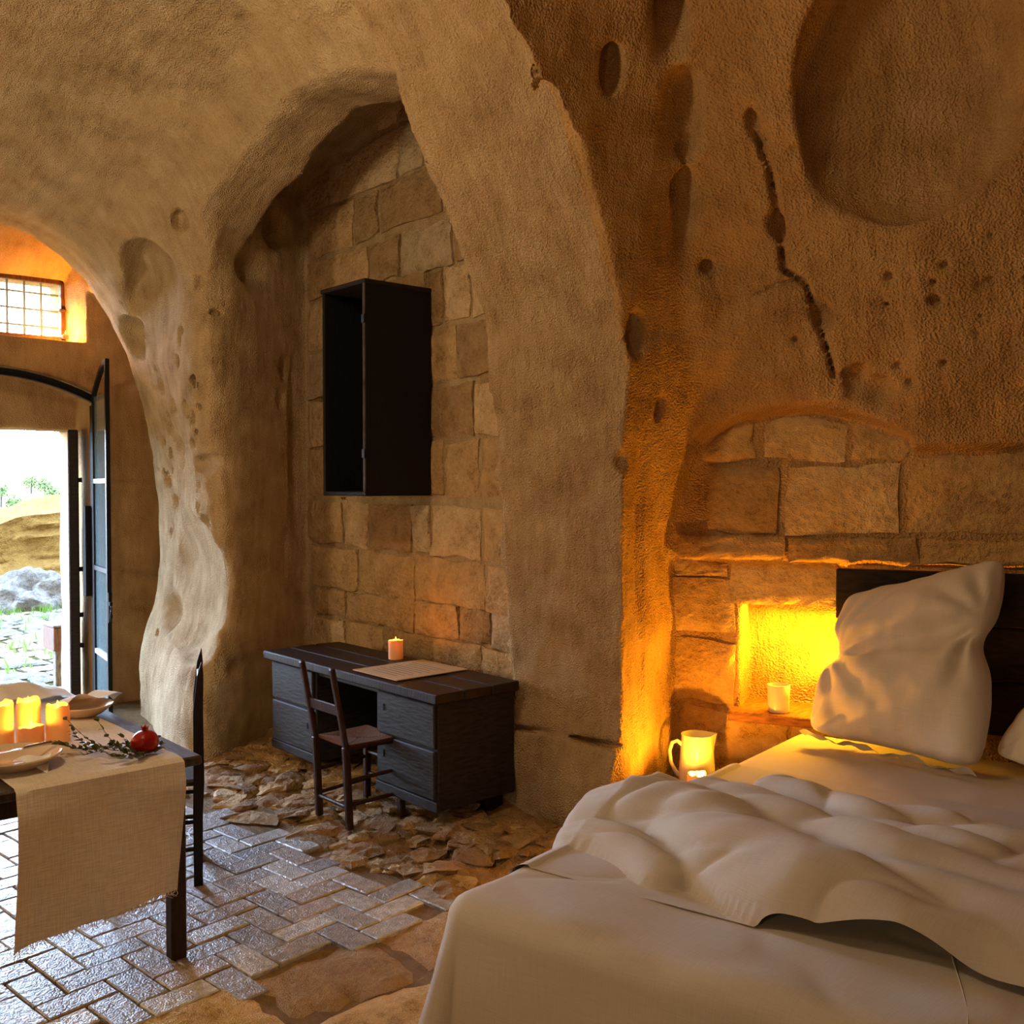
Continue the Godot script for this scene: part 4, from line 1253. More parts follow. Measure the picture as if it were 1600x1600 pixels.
func build_pillows() -> void:
	var c := [P(4.00, 0.57, 2.52), P(3.96, 0.56, 1.69), P(4.53, 1.41, 1.83), P(4.36, 1.18, 2.53)]
	var n: Vector3 = ((c[1] - c[0]).cross(c[3] - c[0])).normalized()
	var at: Vector3 = (c[0] + c[1]) * 0.5
	var t := thing("pillow", at)
	meta(t, "large white linen pillow slumped upright against the headboard", "pillow", "bed pillows")
	put("pillowcase", pillow_mesh(c, 0.155, n, 0.42, 3.0, at), mats["linen_pillow"], t)
	# piping: the flat hem at the lower edge
	var hem := Soup.new()
	hem.grid(40, 4, func(i: float, j: float) -> Vector3:
		var p: Vector3 = c[0].lerp(c[1], 0.02 + 0.96 * i)
		return p + n * (0.02 + 0.055 * j) + Vector3(0, -0.018 + 0.012 * sin(i * 21.0) * j + 0.006 * sin(i * 47.0), 0) - at)
	put("hem", hem.mesh(true, 180.0), mats["linen_pillow"], t)
	var c2 := [P(4.12, 0.60, 1.74), P(3.90, 0.60, 1.10), P(4.55, 0.98, 1.00), P(4.70, 0.98, 1.66)]
	var n2: Vector3 = ((c2[1] - c2[0]).cross(c2[3] - c2[0])).normalized()
	var at2: Vector3 = (c2[0] + c2[1]) * 0.5
	var t2 := thing("pillow", at2)
	meta(t2, "second cream pillow half hidden behind the slumped pillow", "pillow", "bed pillows")
	put("pillowcase", pillow_mesh(c2, 0.11, n2, 0.0, 8.0, at2), mats["linen_pillow"], t2)

# ---------- desk corner ----------
func board(parent: Node, called: String, lo: Vector3, hi: Vector3, m: String, at: Vector3, bevel := 0.004, rough := 0.001) -> MeshInstance3D:
	# lo, hi in (u, y, v); at = the thing's own place
	var a := P(lo.x, lo.y, lo.z); var b := P(hi.x, hi.y, hi.z)
	var o := put(called, soft_box((b - a).abs(), bevel, rough), mats[m], parent)
	o.position = (a + b) * 0.5 - at
	return o

func build_desk() -> void:
	var at := P(3.04, 0.15, 4.56)
	var t := thing("writing_desk", at)
	meta(t, "old black wooden pedestal desk fixed against the niche wall", "desk")
	# top of three boards
	for k in 3:
		board(t, "top_board", Vector3(2.775 + 0.176 * k, 0.675, 3.70), Vector3(2.949 + 0.176 * k, 0.722, 5.41), "desk_top", at, 0.006, 0.002)
	for s in [[3.735, 4.245], [4.865, 5.36]]:
		var p := board(t, "pedestal", Vector3(2.82, 0.155, s[0]), Vector3(3.30, 0.672, s[1]), "desk_wood", at, 0.005, 0.002)
		board(t, "plinth", Vector3(2.803, 0.150, s[0] - 0.005), Vector3(2.822, 0.20, s[1] + 0.005), "desk_wood", at, 0.004)
		for d in [[0.205, 0.440], [0.452, 0.662]]:
			var dr := board(t, "drawer", Vector3(2.800, d[0], s[0] + 0.012), Vector3(2.824, d[1], s[1] - 0.012), "desk_wood", at, 0.006, 0.002)
			var kh := put("keyhole", soft_box(Vector3(0.004, 0.035, 0.010), 0.001), mats["wood_black"], dr)
			kh.position = Vector3(-0.0125, 0.03, 0.18 if s[0] > 4.5 else -0.18)
	board(t, "apron", Vector3(2.83, 0.64, 4.25), Vector3(2.85, 0.672, 4.86), "desk_wood", at)
	board(t, "back_panel", Vector3(3.27, 0.20, 4.245), Vector3(3.295, 0.672, 4.865), "desk_wood", at)
	for v in [3.80, 5.25]:
		board(t, "foot", Vector3(3.18, 0.06, v), Vector3(3.28, 0.16, v + 0.08), "wood_black", at)
	# sheet on the desk
	var pm := thing("desk_sheet", P(3.05, 0.7285, 4.29))
	meta(pm, "buff parchment sheet lying on the black desk", "paper")
	var ps := Soup.new()
	soft_box_into(ps, Vector3.ZERO, Vector3(0.46, 0.006, 0.40), Basis(Vector3.UP, 0.015), 0.002)
	put("sheet", ps.mesh(), mats["parchment"], pm)
	var ln := Soup.new()
	for k in 9:
		ln.box(Vector3(0.12 - 0.035 * k, 0.0034, 0.0), Vector3(0.004, 0.0006, 0.30 - 0.04 * (k % 3)))
	put("writing", ln.mesh(false), mats["faint_ink"], pm)
	candle("pillar_candle", P(3.20, 0.724, 4.64), 0.042, 0.105, true, 0.9, "lone ivory pillar candle burning on the black desk", "")
	# rush seated chair drawn up to the desk
	rush_chair("rush_chair", P(2.70, 0.035, 4.255), 0.0, 0.285, 0.315, 0.79, 0.40, "small brown wooden chair with rush seat pulled up to the desk")
	# black wall cupboard
	var ca := P(3.30, 1.645, 4.99)
	var cb := thing("wall_cupboard", ca)
	meta(cb, "tall open black wooden cupboard hung on the masonry above the desk", "cupboard")
	board(cb, "side_panel", Vector3(3.08, 1.645, 4.757), Vector3(3.54, 2.85, 4.782), "wood_black", ca)
	board(cb, "side_panel", Vector3(3.08, 1.645, 5.20), Vector3(3.54, 2.85, 5.225), "wood_black", ca)
	board(cb, "top_board", Vector3(3.07, 2.845, 4.75), Vector3(3.54, 2.87, 5.232), "wood_dark", ca)
	board(cb, "bottom_board", Vector3(3.08, 1.645, 4.782), Vector3(3.54, 1.67, 5.20), "wood_black", ca)
	board(cb, "back_panel", Vector3(3.515, 1.67, 4.782), Vector3(3.54, 2.845, 5.20), "wood_black", ca)
	board(cb, "front_edge", Vector3(3.072, 1.66, 4.754), Vector3(3.082, 2.845, 4.774), "wood_edge", ca, 0.002)
	for y in [1.86, 2.62]:
		board(cb, "hinge", Vector3(3.065, y, 4.748), Vector3(3.078, y + 0.05, 4.778), "iron", ca, 0.002)

func rush_chair(called: String, at: Vector3, turn: float, w: float, d: float, h: float, seat: float, label: String) -> Node3D:
	# own axes: x towards the sitter's front, z across
	var t := thing(called, at, turn)
	meta(t, label, "chair")
	var m: Material = mats["wood_chair"]
	for s in [-1.0, 1.0]:
		var rear := Soup.new()
		var a := Vector3(-d * 0.5 + 0.02, 0, s * w * 0.5); var b := Vector3(-d * 0.5, seat, s * w * 0.5); var c := Vector3(-d * 0.5 - 0.075, h, s * w * 0.5)
		for q in [[a, b, 0.030, 0.036], [b, c, 0.036, 0.026]]:
			var lo: Vector3 = q[0]; var hi: Vector3 = q[1]
			soft_box_into(rear, (lo + hi) * 0.5, Vector3(q[3], (hi - lo).length() + 0.01, 0.030), along(lo, hi), 0.006)
		put("back_post", rear.mesh(true, 40.0), m, t)
		var fl := Soup.new()
		soft_box_into(fl, Vector3(d * 0.5, (seat - 0.01) * 0.5, s * w * 0.55), Vector3(0.034, seat - 0.01, 0.034), Basis.IDENTITY, 0.006)
		put("leg", fl.mesh(true, 40.0), m, t)
		for y in [0.115, 0.235]:
			var r := Soup.new(); r.tube([Vector3(-d * 0.5 + 0.01, y, s * w * 0.5), Vector3(d * 0.5, y + 0.01, s * w * 0.55)], [0.010, 0.010], 8)
			put("rung", r.mesh(), m, t)
		var sr := Soup.new(); sr.tube([Vector3(-d * 0.5, seat - 0.005, s * w * 0.5), Vector3(d * 0.5, seat - 0.005, s * w * 0.55)], [0.013, 0.013], 8)
		put("seat_rail", sr.mesh(), m, t)
	for q in [[-d * 0.5 + 0.01, 0.105, 0.5], [d * 0.5, 0.16, 0.55], [d * 0.5, 0.27, 0.55]]:
		var r := Soup.new(); r.tube([Vector3(q[0], q[1], -w * q[2]), Vector3(q[0], q[1], w * q[2])], [0.010, 0.010], 8)
		put("rung", r.mesh(), m, t)
	var sl := Soup.new()
	sl.grid(1, 1, func(_i, _j): return Vector3.ZERO)
	sl = Soup.new()
	soft_box_into(sl, Vector3(-d * 0.5 - 0.035, seat + (h - seat) * 0.47, 0), Vector3(0.012, 0.055, w - 0.02), Basis(Vector3.BACK, 0.16), 0.004)
	put("slat", sl.mesh(true, 40.0), m, t)
	# rush seat: four triangles of cords meeting in the middle
	var cords := Soup.new()
	var n := 13
	for k in n:
		var f := (k + 0.5) / n
		var x0 := -d * 0.5 + 0.012; var x1 := d * 0.5 - 0.002; var hw := w * 0.5
		var half := (x1 - x0) * 0.5
		var mx := (x0 + x1) * 0.5
		var zz := hw * f; var xx := half * f
		var dip := 0.012 * (1.0 - f)
		# concentric squares of twisted rush
		var sq := [Vector3(mx - xx, 0, -zz), Vector3(mx + xx, 0, -zz * 1.06), Vector3(mx + xx, 0, zz * 1.06), Vector3(mx - xx, 0, zz)]
		for e in 4:
			var p0: Vector3 = sq[e] + Vector3(0, seat + 0.004 - dip, 0); var p1: Vector3 = sq[(e + 1) % 4] + Vector3(0, seat + 0.004 - dip, 0)
			cords.tube([p0, (p0 + p1) * 0.5 + Vector3(0, -0.003, 0), p1], [0.0085, 0.0085, 0.0085], 6, false)
	put("seat", cords.mesh(), mats["rush"], t)
	return t

# ---------- dining table ----------
func build_table() -> void:
	var at := P(1.08, 0.0, 4.15)
	var t := thing("dining_table", at)
	meta(t, "old dark wooden dining table laid with a linen runner", "table")
	for k in 4:
		board(t, "top_board", Vector3(0.68 + 0.2 * k, 0.715, 3.34), Vector3(0.877 + 0.2 * k, 0.748, 5.0), "wood_table", at, 0.006, 0.002)
	for q in [[0.75, 3.455], [1.425, 3.455], [0.75, 4.88], [1.425, 4.88]]:
		board(t, "leg", Vector3(q[0] - 0.028, 0, q[1] - 0.028), Vector3(q[0] + 0.028, 0.715, q[1] + 0.028), "wood_leg", at, 0.005, 0.001)
	for q in [[Vector3(0.78, 0.63, 3.445), Vector3(1.40, 0.713, 3.465)], [Vector3(0.78, 0.63, 4.87), Vector3(1.40, 0.713, 4.89)], [Vector3(0.74, 0.63, 3.48), Vector3(0.76, 0.713, 4.86)], [Vector3(1.415, 0.63, 3.48), Vector3(1.435, 0.713, 4.86)]]:
		board(t, "apron", q[0], q[1], "wood_leg", at)
	# runner: along the table, falling over the near end
	var ru := thing("table_runner", P(1.13, 0.75, 3.34))
	meta(ru, "beige linen table runner with frayed ends hanging over the table", "runner")
	var rs := Soup.new()
	var hang := 0.47
	rs.grid(60, 150, func(i: float, j: float) -> Vector3:
		var s := -hang + (hang + 1.74 + hang * 0.4) * j
		var u := lerpf(-0.27, 0.275, i) + 0.012 * n_mid.get_noise_2d(s * 0.5, 3.0 + i)
		var rr := 0.012
		var y := 0.003; var v := s
		if s < 0.0:
			var fold := 0.020 * sin(i * 7.0 + 0.8) * smoothstep(0.0, 0.45, -s) + 0.012 * n_mid.get_noise_2d(i * 0.6, s * 0.5) * smoothstep(0.0, 0.3, -s)
			fold -= 0.045 * absf(i - 0.53) * smoothstep(0.0, 0.1, -s)
			y = s * (1.0 + 0.10 * (0.5 - i) + 0.05 * (1.0 - pow(minf(1.0, i * 5.0), 0.5)) * smoothstep(0.2, 0.47, -s)); v = -0.014 + fold
			u += -0.045 * (1.0 if i > 0.5 else 0.6) * smoothstep(0.0, 0.47, -s) * absf(i - 0.3)
		elif s > 1.67:
			y = -(s - 1.67); v = 1.68
		else:
			y += 0.006 * maxf(0.0, n_mid.get_noise_2d(u * 0.7, s * 0.7)) * smoothstep(0.0, 0.05, s)
		return Vector3(u, y, -v))
	put("cloth", rs.mesh(true, 60.0), mats["runner"], ru)
	var cr := Soup.new()
	cr.box(Vector3(0.005, -0.2, 0.022), Vector3(0.003, 0.40, 0.002))
	var fr := Soup.new()
	for k in 120:
		var i := (k + 0.5) / 120.0
		var y0 := -hang * (1.0 + 0.10 * (0.5 - i) + 0.05 * (1.0 - pow(minf(1.0, i * 5.0), 0.5)))
		var u := lerpf(-0.27, 0.275, i) - 0.045 * (1.0 if i > 0.5 else 0.6) * absf(i - 0.3)
		var v := -0.014 + 0.020 * sin(i * 7.0 + 0.8) - 0.045 * absf(i - 0.53)
		var l := rng.randf_range(0.012, 0.03)
		var p := Vector3(u, y0 + 0.004, -v)
		fr.tube([p, p + Vector3(rng.randf_range(-0.008, 0.008), -l * 0.6, rng.randf_range(-0.004, 0.004)), p + Vector3(rng.randf_range(-0.014, 0.014), -l, rng.randf_range(-0.006, 0.006))], [0.0014, 0.0012, 0.0008], 4, false)
	put("fringe", fr.mesh(), mats["runner"], ru)
	# candles standing together
	var g := "pillar candles grouped on the dining table"
	candle("pillar_candle", P(0.955, 0.755, 3.89), 0.050, 0.165, true, 1.0, "broad burning pillar candle cut off by the picture edge", g)
	candle("pillar_candle", P(1.062, 0.755, 3.915), 0.042, 0.158, true, 0.8, "tall glowing pillar candle behind the shortest candle", g)
	candle("pillar_candle", P(1.040, 0.755, 3.80), 0.043, 0.085, true, 1.2, "shortest burned down candle in front of the group", g)
	candle("pillar_candle", P(1.150, 0.755, 3.865), 0.041, 0.135, true, 0.6, "rightmost pillar candle of the group, pale below", g)
	candle("pillar_candle", P(0.93, 0.755, 4.28), 0.042, 0.19, true, 0.5, "farthest orange candle at the left picture edge", g)
	# dishes
	plate(P(0.93, 0.757, 3.60), 0.15, "cream dish with a knife at the near table edge", true)
	plate(P(1.36, 0.757, 4.24), 0.12, "pale bowl with folded napkin at the far table edge", false)
	# folded cloths at the far end
	var np := thing("napkin", P(1.40, 0.80, 4.30))
	meta(np, "folded white napkin lying over the far bowl", "napkin", "napkins")
	var ns := Soup.new()
	ns.grid(18, 12, func(i: float, j: float) -> Vector3:
		return Vector3(-0.10 + 0.23 * i, 0.018 * sin(i * 8.0 + j * 2.0) + 0.02 * (1.0 - j) + 0.012 - 0.03 * pow(absf(i - 0.5) * 2.0, 2.0), 0.05 - 0.12 * j))
	put("cloth", ns.mesh(true, 180.0), mats["napkin"], np)
	var n2 := thing("napkin", P(1.20, 0.757, 4.72))
	meta(n2, "white folded cloth propped up at the far left of table", "napkin", "napkins")
	var n2s := Soup.new()
	n2s.grid(20, 14, func(i: float, j: float) -> Vector3:
		return Vector3(-0.22 + 0.46 * i, 0.012 + 0.07 * maxf(0.0, sin(PI * pow(i, 0.8))) * (1.0 - absf(j - 0.5) * 1.7) + 0.006 * sin(i * 17.0 + j * 6.0), 0.13 - 0.26 * j))
	put("cloth", n2s.mesh(true, 180.0), mats["napkin"], n2)
	var n3 := thing("napkin", P(0.99, 0.765, 3.53))
	meta(n3, "white napkin corner hanging from under the cream dish", "napkin", "napkins")
	var n3s := Soup.new()
	n3s.grid(10, 10, func(i: float, j: float) -> Vector3:
		var w := 0.055 * (1.0 - j)
		return Vector3(-w + 2.0 * w * i, 0.002 + 0.006 * sin(i * 6.0) * (1.0 - j) - 0.012 * j * j + 0.018 * (1.0 - j), -0.06 + 0.15 * j))
	put("cloth", n3s.mesh(true, 180.0), mats["napkin"], n3)
	pomegranate(P(1.325, 0.7545, 3.475))
	sprig(P(1.26, 0.757, 3.58), 0.31, 31, "leafy green branch lying left of the pomegranate")
	sprig(P(1.29, 0.757, 3.44), 0.22, 47, "short leafy twig under the pomegranate")
	# chair at the right side of the table, its back seen edge on
	side_chair()

func side_chair() -> void:
	var e := Vector3(0.40, 0, -0.916).normalized()   # along the chair back
	var f := Vector3(-0.916, 0, -0.40).normalized()  # towards the table
	var o := P(1.756, 0, 4.02)
	var t := thing("dining_chair", o)
	meta(t, "dark wooden dining chair tucked under the table, seen edge on", "chair")
	for k in 2:
		var b := e * (0.36 * k)
		var s := Soup.new()
		var pts := [b, b + Vector3(0, 0.30, 0), b + Vector3(0, 0.45, 0) - f * 0.005, b + Vector3(0, 0.75, 0) - f * 0.004, b + Vector3(0, 0.90, 0) - f * 0.014, b + Vector3(0, 0.955, 0) - f * 0.02]
		var wd := [0.036, 0.040, 0.044, 0.040, 0.026, 0.004]
		var turn := Basis(e, Vector3.UP, e.cross(Vector3.UP))
		for i in pts.size() - 1:
			for sg in [[-1, 0], [0, 1], [1, 0], [0, -1]]: pass
			var lo: Vector3 = pts[i]; var hi: Vector3 = pts[i + 1]
			var a0: float = wd[i] * 0.5; var a1: float = wd[i + 1] * 0.5
			var z0 := 0.015; var z1 := 0.015 if i < 4 else 0.012
			var c0 := [lo - f * a0 - e * z0, lo + f * a0 - e * z0, lo + f * a0 + e * z0, lo - f * a0 + e * z0]
			var c1 := [hi - f * a1 - e * z1, hi + f * a1 - e * z1, hi + f * a1 + e * z1, hi - f * a1 + e * z1]
			for q in 4: s.quadp(c0[(q + 1) % 4], c0[q], c1[q], c1[(q + 1) % 4])
		put("back_post", s.mesh(true, 40.0), mats["wood_chair_dark"], t)
		var lg := Soup.new()
		soft_box_into(lg, b + f * 0.36 + Vector3(0, 0.215, 0), Vector3(0.036, 0.43, 0.036), Basis(e, Vector3.UP, e.cross(Vector3.UP)), 0.005)
		put("leg", lg.mesh(true, 40.0), mats["wood_chair_dark"], t)
		for y in [0.16, 0.30]:
			var r := Soup.new(); r.tube([b + Vector3(0, y, 0), b + f * 0.36 + Vector3(0, y, 0)], [0.010, 0.010], 8)
			put("rung", r.mesh(), mats["wood_chair_dark"], t)
	for y in [0.62, 0.84]:
		var sl := Soup.new(); soft_box_into(sl, e * 0.18 + Vector3(0, y, 0) - f * 0.006, Vector3(0.33, 0.06, 0.012), Basis(e, Vector3.UP, e.cross(Vector3.UP)), 0.004)
		put("slat", sl.mesh(true, 40.0), mats["wood_chair_dark"], t)
	var st := Soup.new(); soft_box_into(st, e * 0.18 + f * 0.18 + Vector3(0, 0.445, 0), Vector3(0.38, 0.03, 0.38), Basis(e, Vector3.UP, e.cross(Vector3.UP)), 0.01)
	put("seat", st.mesh(true, 40.0), mats["wood_chair_dark"], t)

# wax pillar with a melted bowl, wick and flame
func candle(called: String, at: Vector3, r: float, h: float, lit: bool, glow: float, label: String, group: String, tone := Color(1.0, 0.58, 0.17)) -> void:
	var t := thing(called, at)
	meta(t, label, "candle", group)
	var so := Soup.new()
	var sides := 36
	var prof := [[0.0, 0.0], [0.97, 0.0], [1.0, 0.03], [1.0, 0.5], [0.995, 0.95], [0.95, 1.0], [0.80, 0.985], [0.62, 0.90], [0.30, 0.86], [0.0, 0.855]]
	var seed_ := rng.randf() * 20.0
	for i in prof.size():
		for k in sides + 1:
			var a := TAU * (k % sides) / sides
			var rim := n_mid.get_noise_2d(cos(a) * 0.25 + seed_, sin(a) * 0.25) * 0.10 * smoothstep(0.6, 1.0, prof[i][1]) * (1.0 if prof[i][0] > 0.5 else 0.0)
			var rr: float = prof[i][0] * r * (1.0 + 0.02 * n_mid.get_noise_2d(a * 0.2 + seed_, prof[i][1]))
			so.add(Vector3(cos(a) * rr, h * (prof[i][1] + rim), sin(a) * rr))
	for i in prof.size() - 1:
		for k in sides:
			var a := i * (sides + 1) + k
			so.quad(a, a + sides + 1, a + sides + 2, a + 1)
	put("wax", so.mesh(true, 60.0), mats["wax"], t)
	var wk := Soup.new(); wk.tube([Vector3(0, h * 0.85, 0), Vector3(0.001, h * 0.85 + 0.012, 0)], [0.0015, 0.001], 6)
	put("wick", wk.mesh(), mats["wick"], t)
	if lit:
		var fl := Soup.new()
		fl.lathe([Vector2(0.0, 0.0), Vector2(0.004, 0.004), Vector2(0.0055, 0.010), Vector2(0.004, 0.018), Vector2(0.0, 0.030)], 12)
		var f := put("flame", fl.mesh(), mats["flame"], t)
		f.position.y = h * 0.85 + 0.008
		var l := OmniLight3D.new()
		l.name = "candle_light"; l.light_color = tone; l.light_energy = glow * CANDLE; l.light_size = 0.006; l.shadow_enabled = true
		l.omni_range = 8.0; l.omni_attenuation = 2.0
		l.position.y = h * 0.85 + 0.020
		t.add_child(l)

const CANDLE := 0.085

func plate(at: Vector3, r: float, label: String, knife: bool) -> void:
	var t := thing("plate", at)
	meta(t, label, "plate", "plates on the dining table")
	var so := Soup.new()
	so.lathe([Vector2(0, 0.004), Vector2(r * 0.55, 0.0), Vector2(r * 0.62, 0.002), Vector2(r * 0.92, 0.030), Vector2(r, 0.040), Vector2(r * 0.985, 0.044), Vector2(r * 0.90, 0.036), Vector2(r * 0.60, 0.010), Vector2(0, 0.009)], 44)
	put("dish", so.mesh(true, 50.0), mats["ceramic"], t)
	if knife:
		var k := thing("table_knife", at + Vector3(0.01, 0.052, -0.01), deg_to_rad(8.0))
		meta(k, "steel table knife resting across the cream dish", "knife")
		var b := Soup.new()
		b.grid(12, 2, func(i: float, j: float) -> Vector3: return Vector3(-0.12 + 0.14 * i, 0.0015 + 0.001 * sin(j * PI), (j - 0.5) * 0.018 * (0.35 + 0.65 * minf(1.0, i * 3.0))))
		put("blade", b.mesh(true, 180.0), mats["steel"], k)
		var h := Soup.new(); h.tube([Vector3(0.02, 0.002, 0), Vector3(0.03, 0.003, 0), Vector3(0.08, 0.003, 0), Vector3(0.115, 0.003, 0), Vector3(0.122, 0.003, 0)], [0.004, 0.0065, 0.006, 0.008, 0.003], 8)
		put("handle", h.mesh(), mats["steel"], k)

func pomegranate(at: Vector3) -> void:
	var t := thing("pomegranate", at)
	meta(t, "ripe red pomegranate at the right corner of the table", "fruit")
	var so := Soup.new()
	var R := 0.046
	var rows := 18; var cols := 30
	for j in rows + 1:
		for i in cols + 1:
			var th := PI * j / rows; var ph := TAU * (i % cols) / cols
			var rr := R * (1.0 + 0.03 * cos(ph * 6.0) * sin(th)) * (1.0 - 0.04 * pow(absf(cos(th)), 6.0))
			so.add(Vector3(sin(th) * cos(ph) * rr * 1.05, R * 0.92 + cos(th) * rr * 0.92, sin(th) * sin(ph) * rr * 1.05))
	for j in rows:
		for i in cols:
			var a := j * (cols + 1) + i
			so.quad(a, a + 1, a + cols + 2, a + cols + 1)
	put("skin", so.mesh(true, 180.0), mats["pomegranate"], t)
	var cw := Soup.new()
	for k in 6:
		var a := TAU * k / 6.0
		var d := Vector3(cos(a), 0, sin(a)); var s := Vector3(-sin(a), 0, cos(a))
		var y := R * 1.80
		cw.quadp(d * 0.010 - s * 0.006 + Vector3(0, y, 0), d * 0.010 + s * 0.006 + Vector3(0, y, 0), d * 0.011 + s * 0.005 + Vector3(0, y + 0.010, 0), d * 0.011 - s * 0.005 + Vector3(0, y + 0.010, 0))
		var i := cw.add(d * 0.011 - s * 0.005 + Vector3(0, y + 0.010, 0)); cw.add(d * 0.011 + s * 0.005 + Vector3(0, y + 0.010, 0)); cw.add(d * 0.017 + Vector3(0, y + 0.020, 0))
		cw.tri(i, i + 1, i + 2)
	put("crown", cw.mesh(false), mats["pomegranate"], t)

func sprig(at: Vector3, length: float, seed_: int, label: String) -> void:
	var g := RandomNumberGenerator.new(); g.seed = seed_
	var t := thing("leafy_sprig", at)
	meta(t, label, "branch", "sprigs on the table")
	var stems := Soup.new()
	var nleaf := 0
	var leaf := Soup.new()
	leaf.grid(6, 2, func(i: float, j: float) -> Vector3:
		var w := 0.0075 * sin(PI * pow(i, 0.8)); return Vector3(0.026 * i, 0.0018 * sin(PI * i) + 0.0016 * absf(j - 0.5), (j - 0.5) * 2.0 * w))
	var lm := leaf.mesh(true, 180.0)
	for b in 7:
		var a := g.randf_range(2.2, 4.0) if b < 6 else 0.1
		var dir := Vector3(cos(a), 0, -sin(a))
		var l := length * g.randf_range(0.30, 0.55)
		var rise := [0.03, 0.12, 0.02, 0.06, 0.01, 0.04, 0.01][b] as float
		var root := Vector3((g.randf() - 0.3) * length * 0.5, 0.004, (g.randf() - 0.5) * 0.05)
		var path := []; var rad := []
		for k in 9:
			var f := k / 8.0
			path.append(root + dir * l * f + Vector3(0, rise * f * f + 0.004, 0.02 * sin(f * 3.0 + b))); rad.append(0.0016 - 0.0008 * f)
		stems.tube(path, rad, 5)
		for k in range(1, 9):
			for s in [-1.0, 1.0]:
				if nleaf > 130: continue
				var o := put("leaf", lm, mats["leaf_%d" % g.randi_range(0, 1)], t)
				var yaw: float = a + s * g.randf_range(0.5, 1.1)
				o.transform = Transform3D(Basis(Vector3.UP, yaw) * Basis(Vector3.BACK, g.randf_range(-0.2, 0.8)) * Basis(Vector3.RIGHT, g.randf_range(-0.7, 0.7)) * Basis.from_scale(Vector3.ONE * g.randf_range(0.7, 1.15)), path[k])
				nleaf += 1
	put("stem", stems.mesh(), mats["twig"], t)

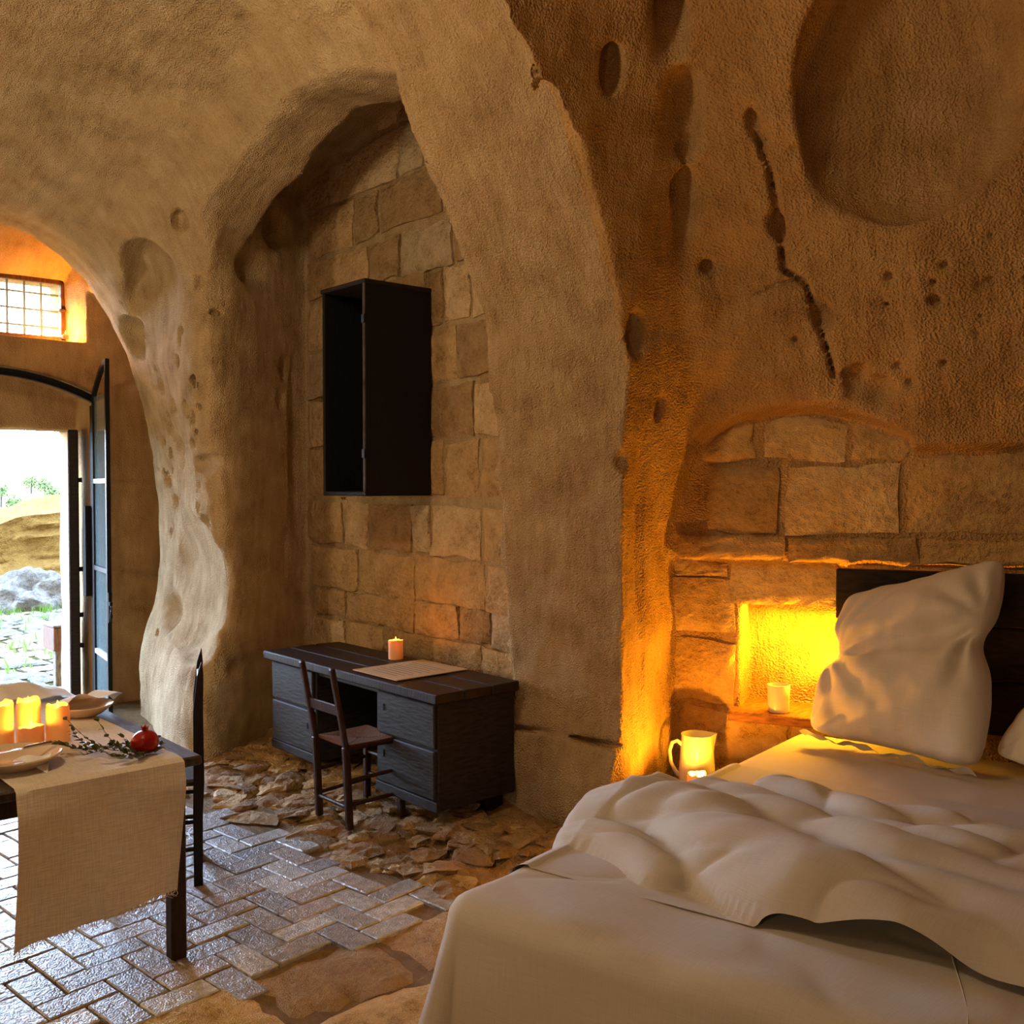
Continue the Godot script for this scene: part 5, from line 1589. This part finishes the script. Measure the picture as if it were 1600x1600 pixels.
# ---------- things round the bed, and the lights they hold ----------
func build_small_things() -> void:
	var ea := Vector3(0.425, 0, 0.905).normalized(); var en := Vector3(-0.905, 0, 0.425).normalized()
	var corner := P(4.04, 0, 3.37)
	var turn := Basis(ea, Vector3.UP, ea.cross(Vector3.UP))
	var sh := thing("niche_shelf", corner + ea * 0.62 + Vector3(0, 0.535, 0))
	meta(sh, "thick honey coloured plank shelf at the foot of the lit niche", "shelf")
	var so := Soup.new()
	soft_box_into(so, -en * 0.12, Vector3(0.56, 0.048, 0.36), turn, 0.005, 0.002)
	put("plank", so.mesh(true, 30.0), mats["wood_honey"], sh)
	var top := 0.56
	var mu := thing("white_tumbler", corner + ea * 0.575 - en * 0.03 + Vector3(0, top, 0))
	meta(mu, "white ceramic tumbler standing on the niche shelf", "cup")
	var m := Soup.new()
	m.lathe([Vector2(0, 0), Vector2(0.048, 0.0), Vector2(0.053, 0.006), Vector2(0.055, 0.07), Vector2(0.056, 0.138), Vector2(0.0535, 0.139), Vector2(0.051, 0.07), Vector2(0.048, 0.012), Vector2(0, 0.01)], 36)
	put("body", m.mesh(true, 50.0), mats["ceramic_white"], mu)
	candle("niche_candle", corner + ea * 0.85 + -en * 0.10 + Vector3(0, top, 0), 0.04, 0.13, true, 15.0, "bright pillar candle half hidden behind the upright pillow", "", Color(1.0, 0.66, 0.14))
	# unseen light strip behind the niche lintel, placed to light niche and sheet
	var ls := thing("unseen_niche_strip", corner + ea * 0.80 - en * 0.20 + Vector3(0, 1.13, 0))
	meta(ls, "unseen amber light strip behind the niche lintel, lighting niche and sheet", "lamp")
	var lb := Soup.new(); soft_box_into(lb, Vector3(0, 0.008, 0), Vector3(0.72, 0.016, 0.05), turn, 0.002)
	put("housing", lb.mesh(true, 30.0), mats["iron"], ls)
	var lg2 := Soup.new(); soft_box_into(lg2, Vector3(0, -0.003, 0), Vector3(0.70, 0.006, 0.03), turn, 0.001)
	put("glowing_tube", lg2.mesh(true, 30.0), mats["bulb"], ls)
	var al := AreaLight3D.new()
	al.name = "strip_light"; al.area_size = Vector2(0.70, 0.03); al.light_color = Color(1.0, 0.70, 0.12); al.light_energy = NICHE; al.shadow_enabled = true
	al.area_range = 8.0; al.area_attenuation = 2.0
	var down := (Vector3.DOWN * 0.90 + en * 0.44).normalized()
	al.basis = Basis(ea, -down.cross(ea).normalized(), -down).orthonormalized()
	al.position = down * 0.012
	ls.add_child(al)
	# stool, jug and candle between bed and wall
	var st := thing("low_stool", P(3.87, 0, 2.98))
	meta(st, "low dark wooden stool under the white jug beside the bed", "stool")
	var ss := Soup.new(); soft_box_into(ss, Vector3(0, 0.175, 0), Vector3(0.46, 0.03, 0.42), turn, 0.005)
	put("seat", ss.mesh(true, 30.0), mats["wood_dark"], st)
	for q in [[-1, -1], [1, -1], [1, 1], [-1, 1]]:
		var lg := Soup.new(); soft_box_into(lg, turn * Vector3(q[0] * 0.17, 0.08, q[1] * 0.14), Vector3(0.035, 0.16, 0.035), turn, 0.004)
		put("leg", lg.mesh(true, 30.0), mats["wood_dark"], st)
	var jg := thing("white_jug", P(3.965, 0.19, 3.105), deg_to_rad(-41.0))
	meta(jg, "tall white ceramic jug with handle beside the bed", "jug")
	var j := Soup.new()
	var prof := [Vector2(0, 0), Vector2(0.085, 0), Vector2(0.092, 0.008), Vector2(0.090, 0.09), Vector2(0.083, 0.18), Vector2(0.078, 0.255), Vector2(0.080, 0.268), Vector2(0.077, 0.268), Vector2(0.075, 0.25), Vector2(0.079, 0.16), Vector2(0.084, 0.03), Vector2(0, 0.02)]
	var sides := 40
	for i in prof.size():
		for k in sides + 1:
			var a := TAU * k / sides
			var r: float = prof[i].x
			var lipf := smoothstep(0.20, 0.268, prof[i].y) * exp(-pow(wrapf(a, -PI, PI) / 0.28, 2.0)) * (1.0 if r > 0.01 else 0.0)
			j.add(Vector3(cos(a) * (r + 0.022 * lipf), prof[i].y + 0.004 * lipf, sin(a) * (r + 0.0 * lipf)))
	for i in prof.size() - 1:
		for k in sides:
			var a := i * (sides + 1) + k
			j.quad(a, a + sides + 1, a + sides + 2, a + 1)
	put("body", j.mesh(true, 50.0), mats["ceramic_white"], jg)
	var hd := Soup.new()
	hd.tube([Vector3(-0.076, 0.215, 0), Vector3(-0.10, 0.235, 0), Vector3(-0.125, 0.225, 0), Vector3(-0.138, 0.185, 0), Vector3(-0.132, 0.13, 0), Vector3(-0.110, 0.085, 0), Vector3(-0.090, 0.06, 0)], [0.011, 0.010, 0.0095, 0.0095, 0.0095, 0.010, 0.012], 10)
	put("handle", hd.mesh(), mats["ceramic_white"], jg)
	candle("bedside_candle", P(3.74, 0.19, 2.93), 0.045, 0.15, true, 7.5, "candle glowing in front of the white jug beside bed", "", Color(1.0, 0.64, 0.14))
	# unseen globe lamps, placed out of view to light walls and bed evenly
	unseen_globe_lamp(P(-0.9, 0, 5.9), 1.7, 2.8, "unseen paper globe floor lamp, placed to light the living room")
	unseen_globe_lamp(P(-1.2, 0, 0.6), 1.7, 1.0, "unseen paper globe floor lamp left of the bed, placed to light the bedroom")
	unseen_globe_lamp(P(0.45, 3.45, 3.2), 0.0, 2.3, "unseen paper globe hanging lamp under the arch, placed to light pillar and masonry")
	# tea light on the window sill
	candle("sill_candle", P(2.50, 2.845, 8.10), 0.025, 0.03, true, 10.0, "small candle burning in the corner of window sill", "", Color(1.0, 0.66, 0.18))

const NICHE := 4.0

func unseen_globe_lamp(at: Vector3, h: float, energy: float, label: String) -> void:  # a lamp out of view, set for the light it gives the room
	var t := thing("unseen_floor_lamp" if h > 0.0 else "unseen_hanging_lamp", at)
	meta(t, label, "lamp", "unseen globe lamps")
	if h == 0.0:
		var k := Soup.new(); k.tube([Vector3(0, 0.2, 0), Vector3(0, 1.2, 0)], [0.004, 0.004], 6)
		put("cord", k.mesh(), mats["iron"], t)
	var b := Soup.new(); b.lathe([Vector2(0, 0), Vector2(0.15, 0), Vector2(0.15, 0.015), Vector2(0.02, 0.03), Vector2(0, 0.03)], 28)
	if h > 0.0: put("base", b.mesh(true, 40.0), mats["iron"], t)
	if h > 0.0:
		var p := Soup.new(); p.tube([Vector3(0, 0.02, 0), Vector3(0, h - 0.19, 0)], [0.012, 0.012], 10)
		put("pole", p.mesh(true, 40.0), mats["iron"], t)
	var s := SphereMesh.new(); s.radius = 0.21; s.height = 0.42
	put("lamp_shade", s, mats["unseen_lamp_paper"], t).position.y = h
	var l := OmniLight3D.new()
	l.name = "unseen_globe_light"; l.light_color = Color(1.0, 0.88, 0.70); l.light_energy = energy; l.light_size = 0.20; l.shadow_enabled = true
	l.omni_range = 14.0; l.omni_attenuation = 2.0
	l.position.y = h
	t.add_child(l)
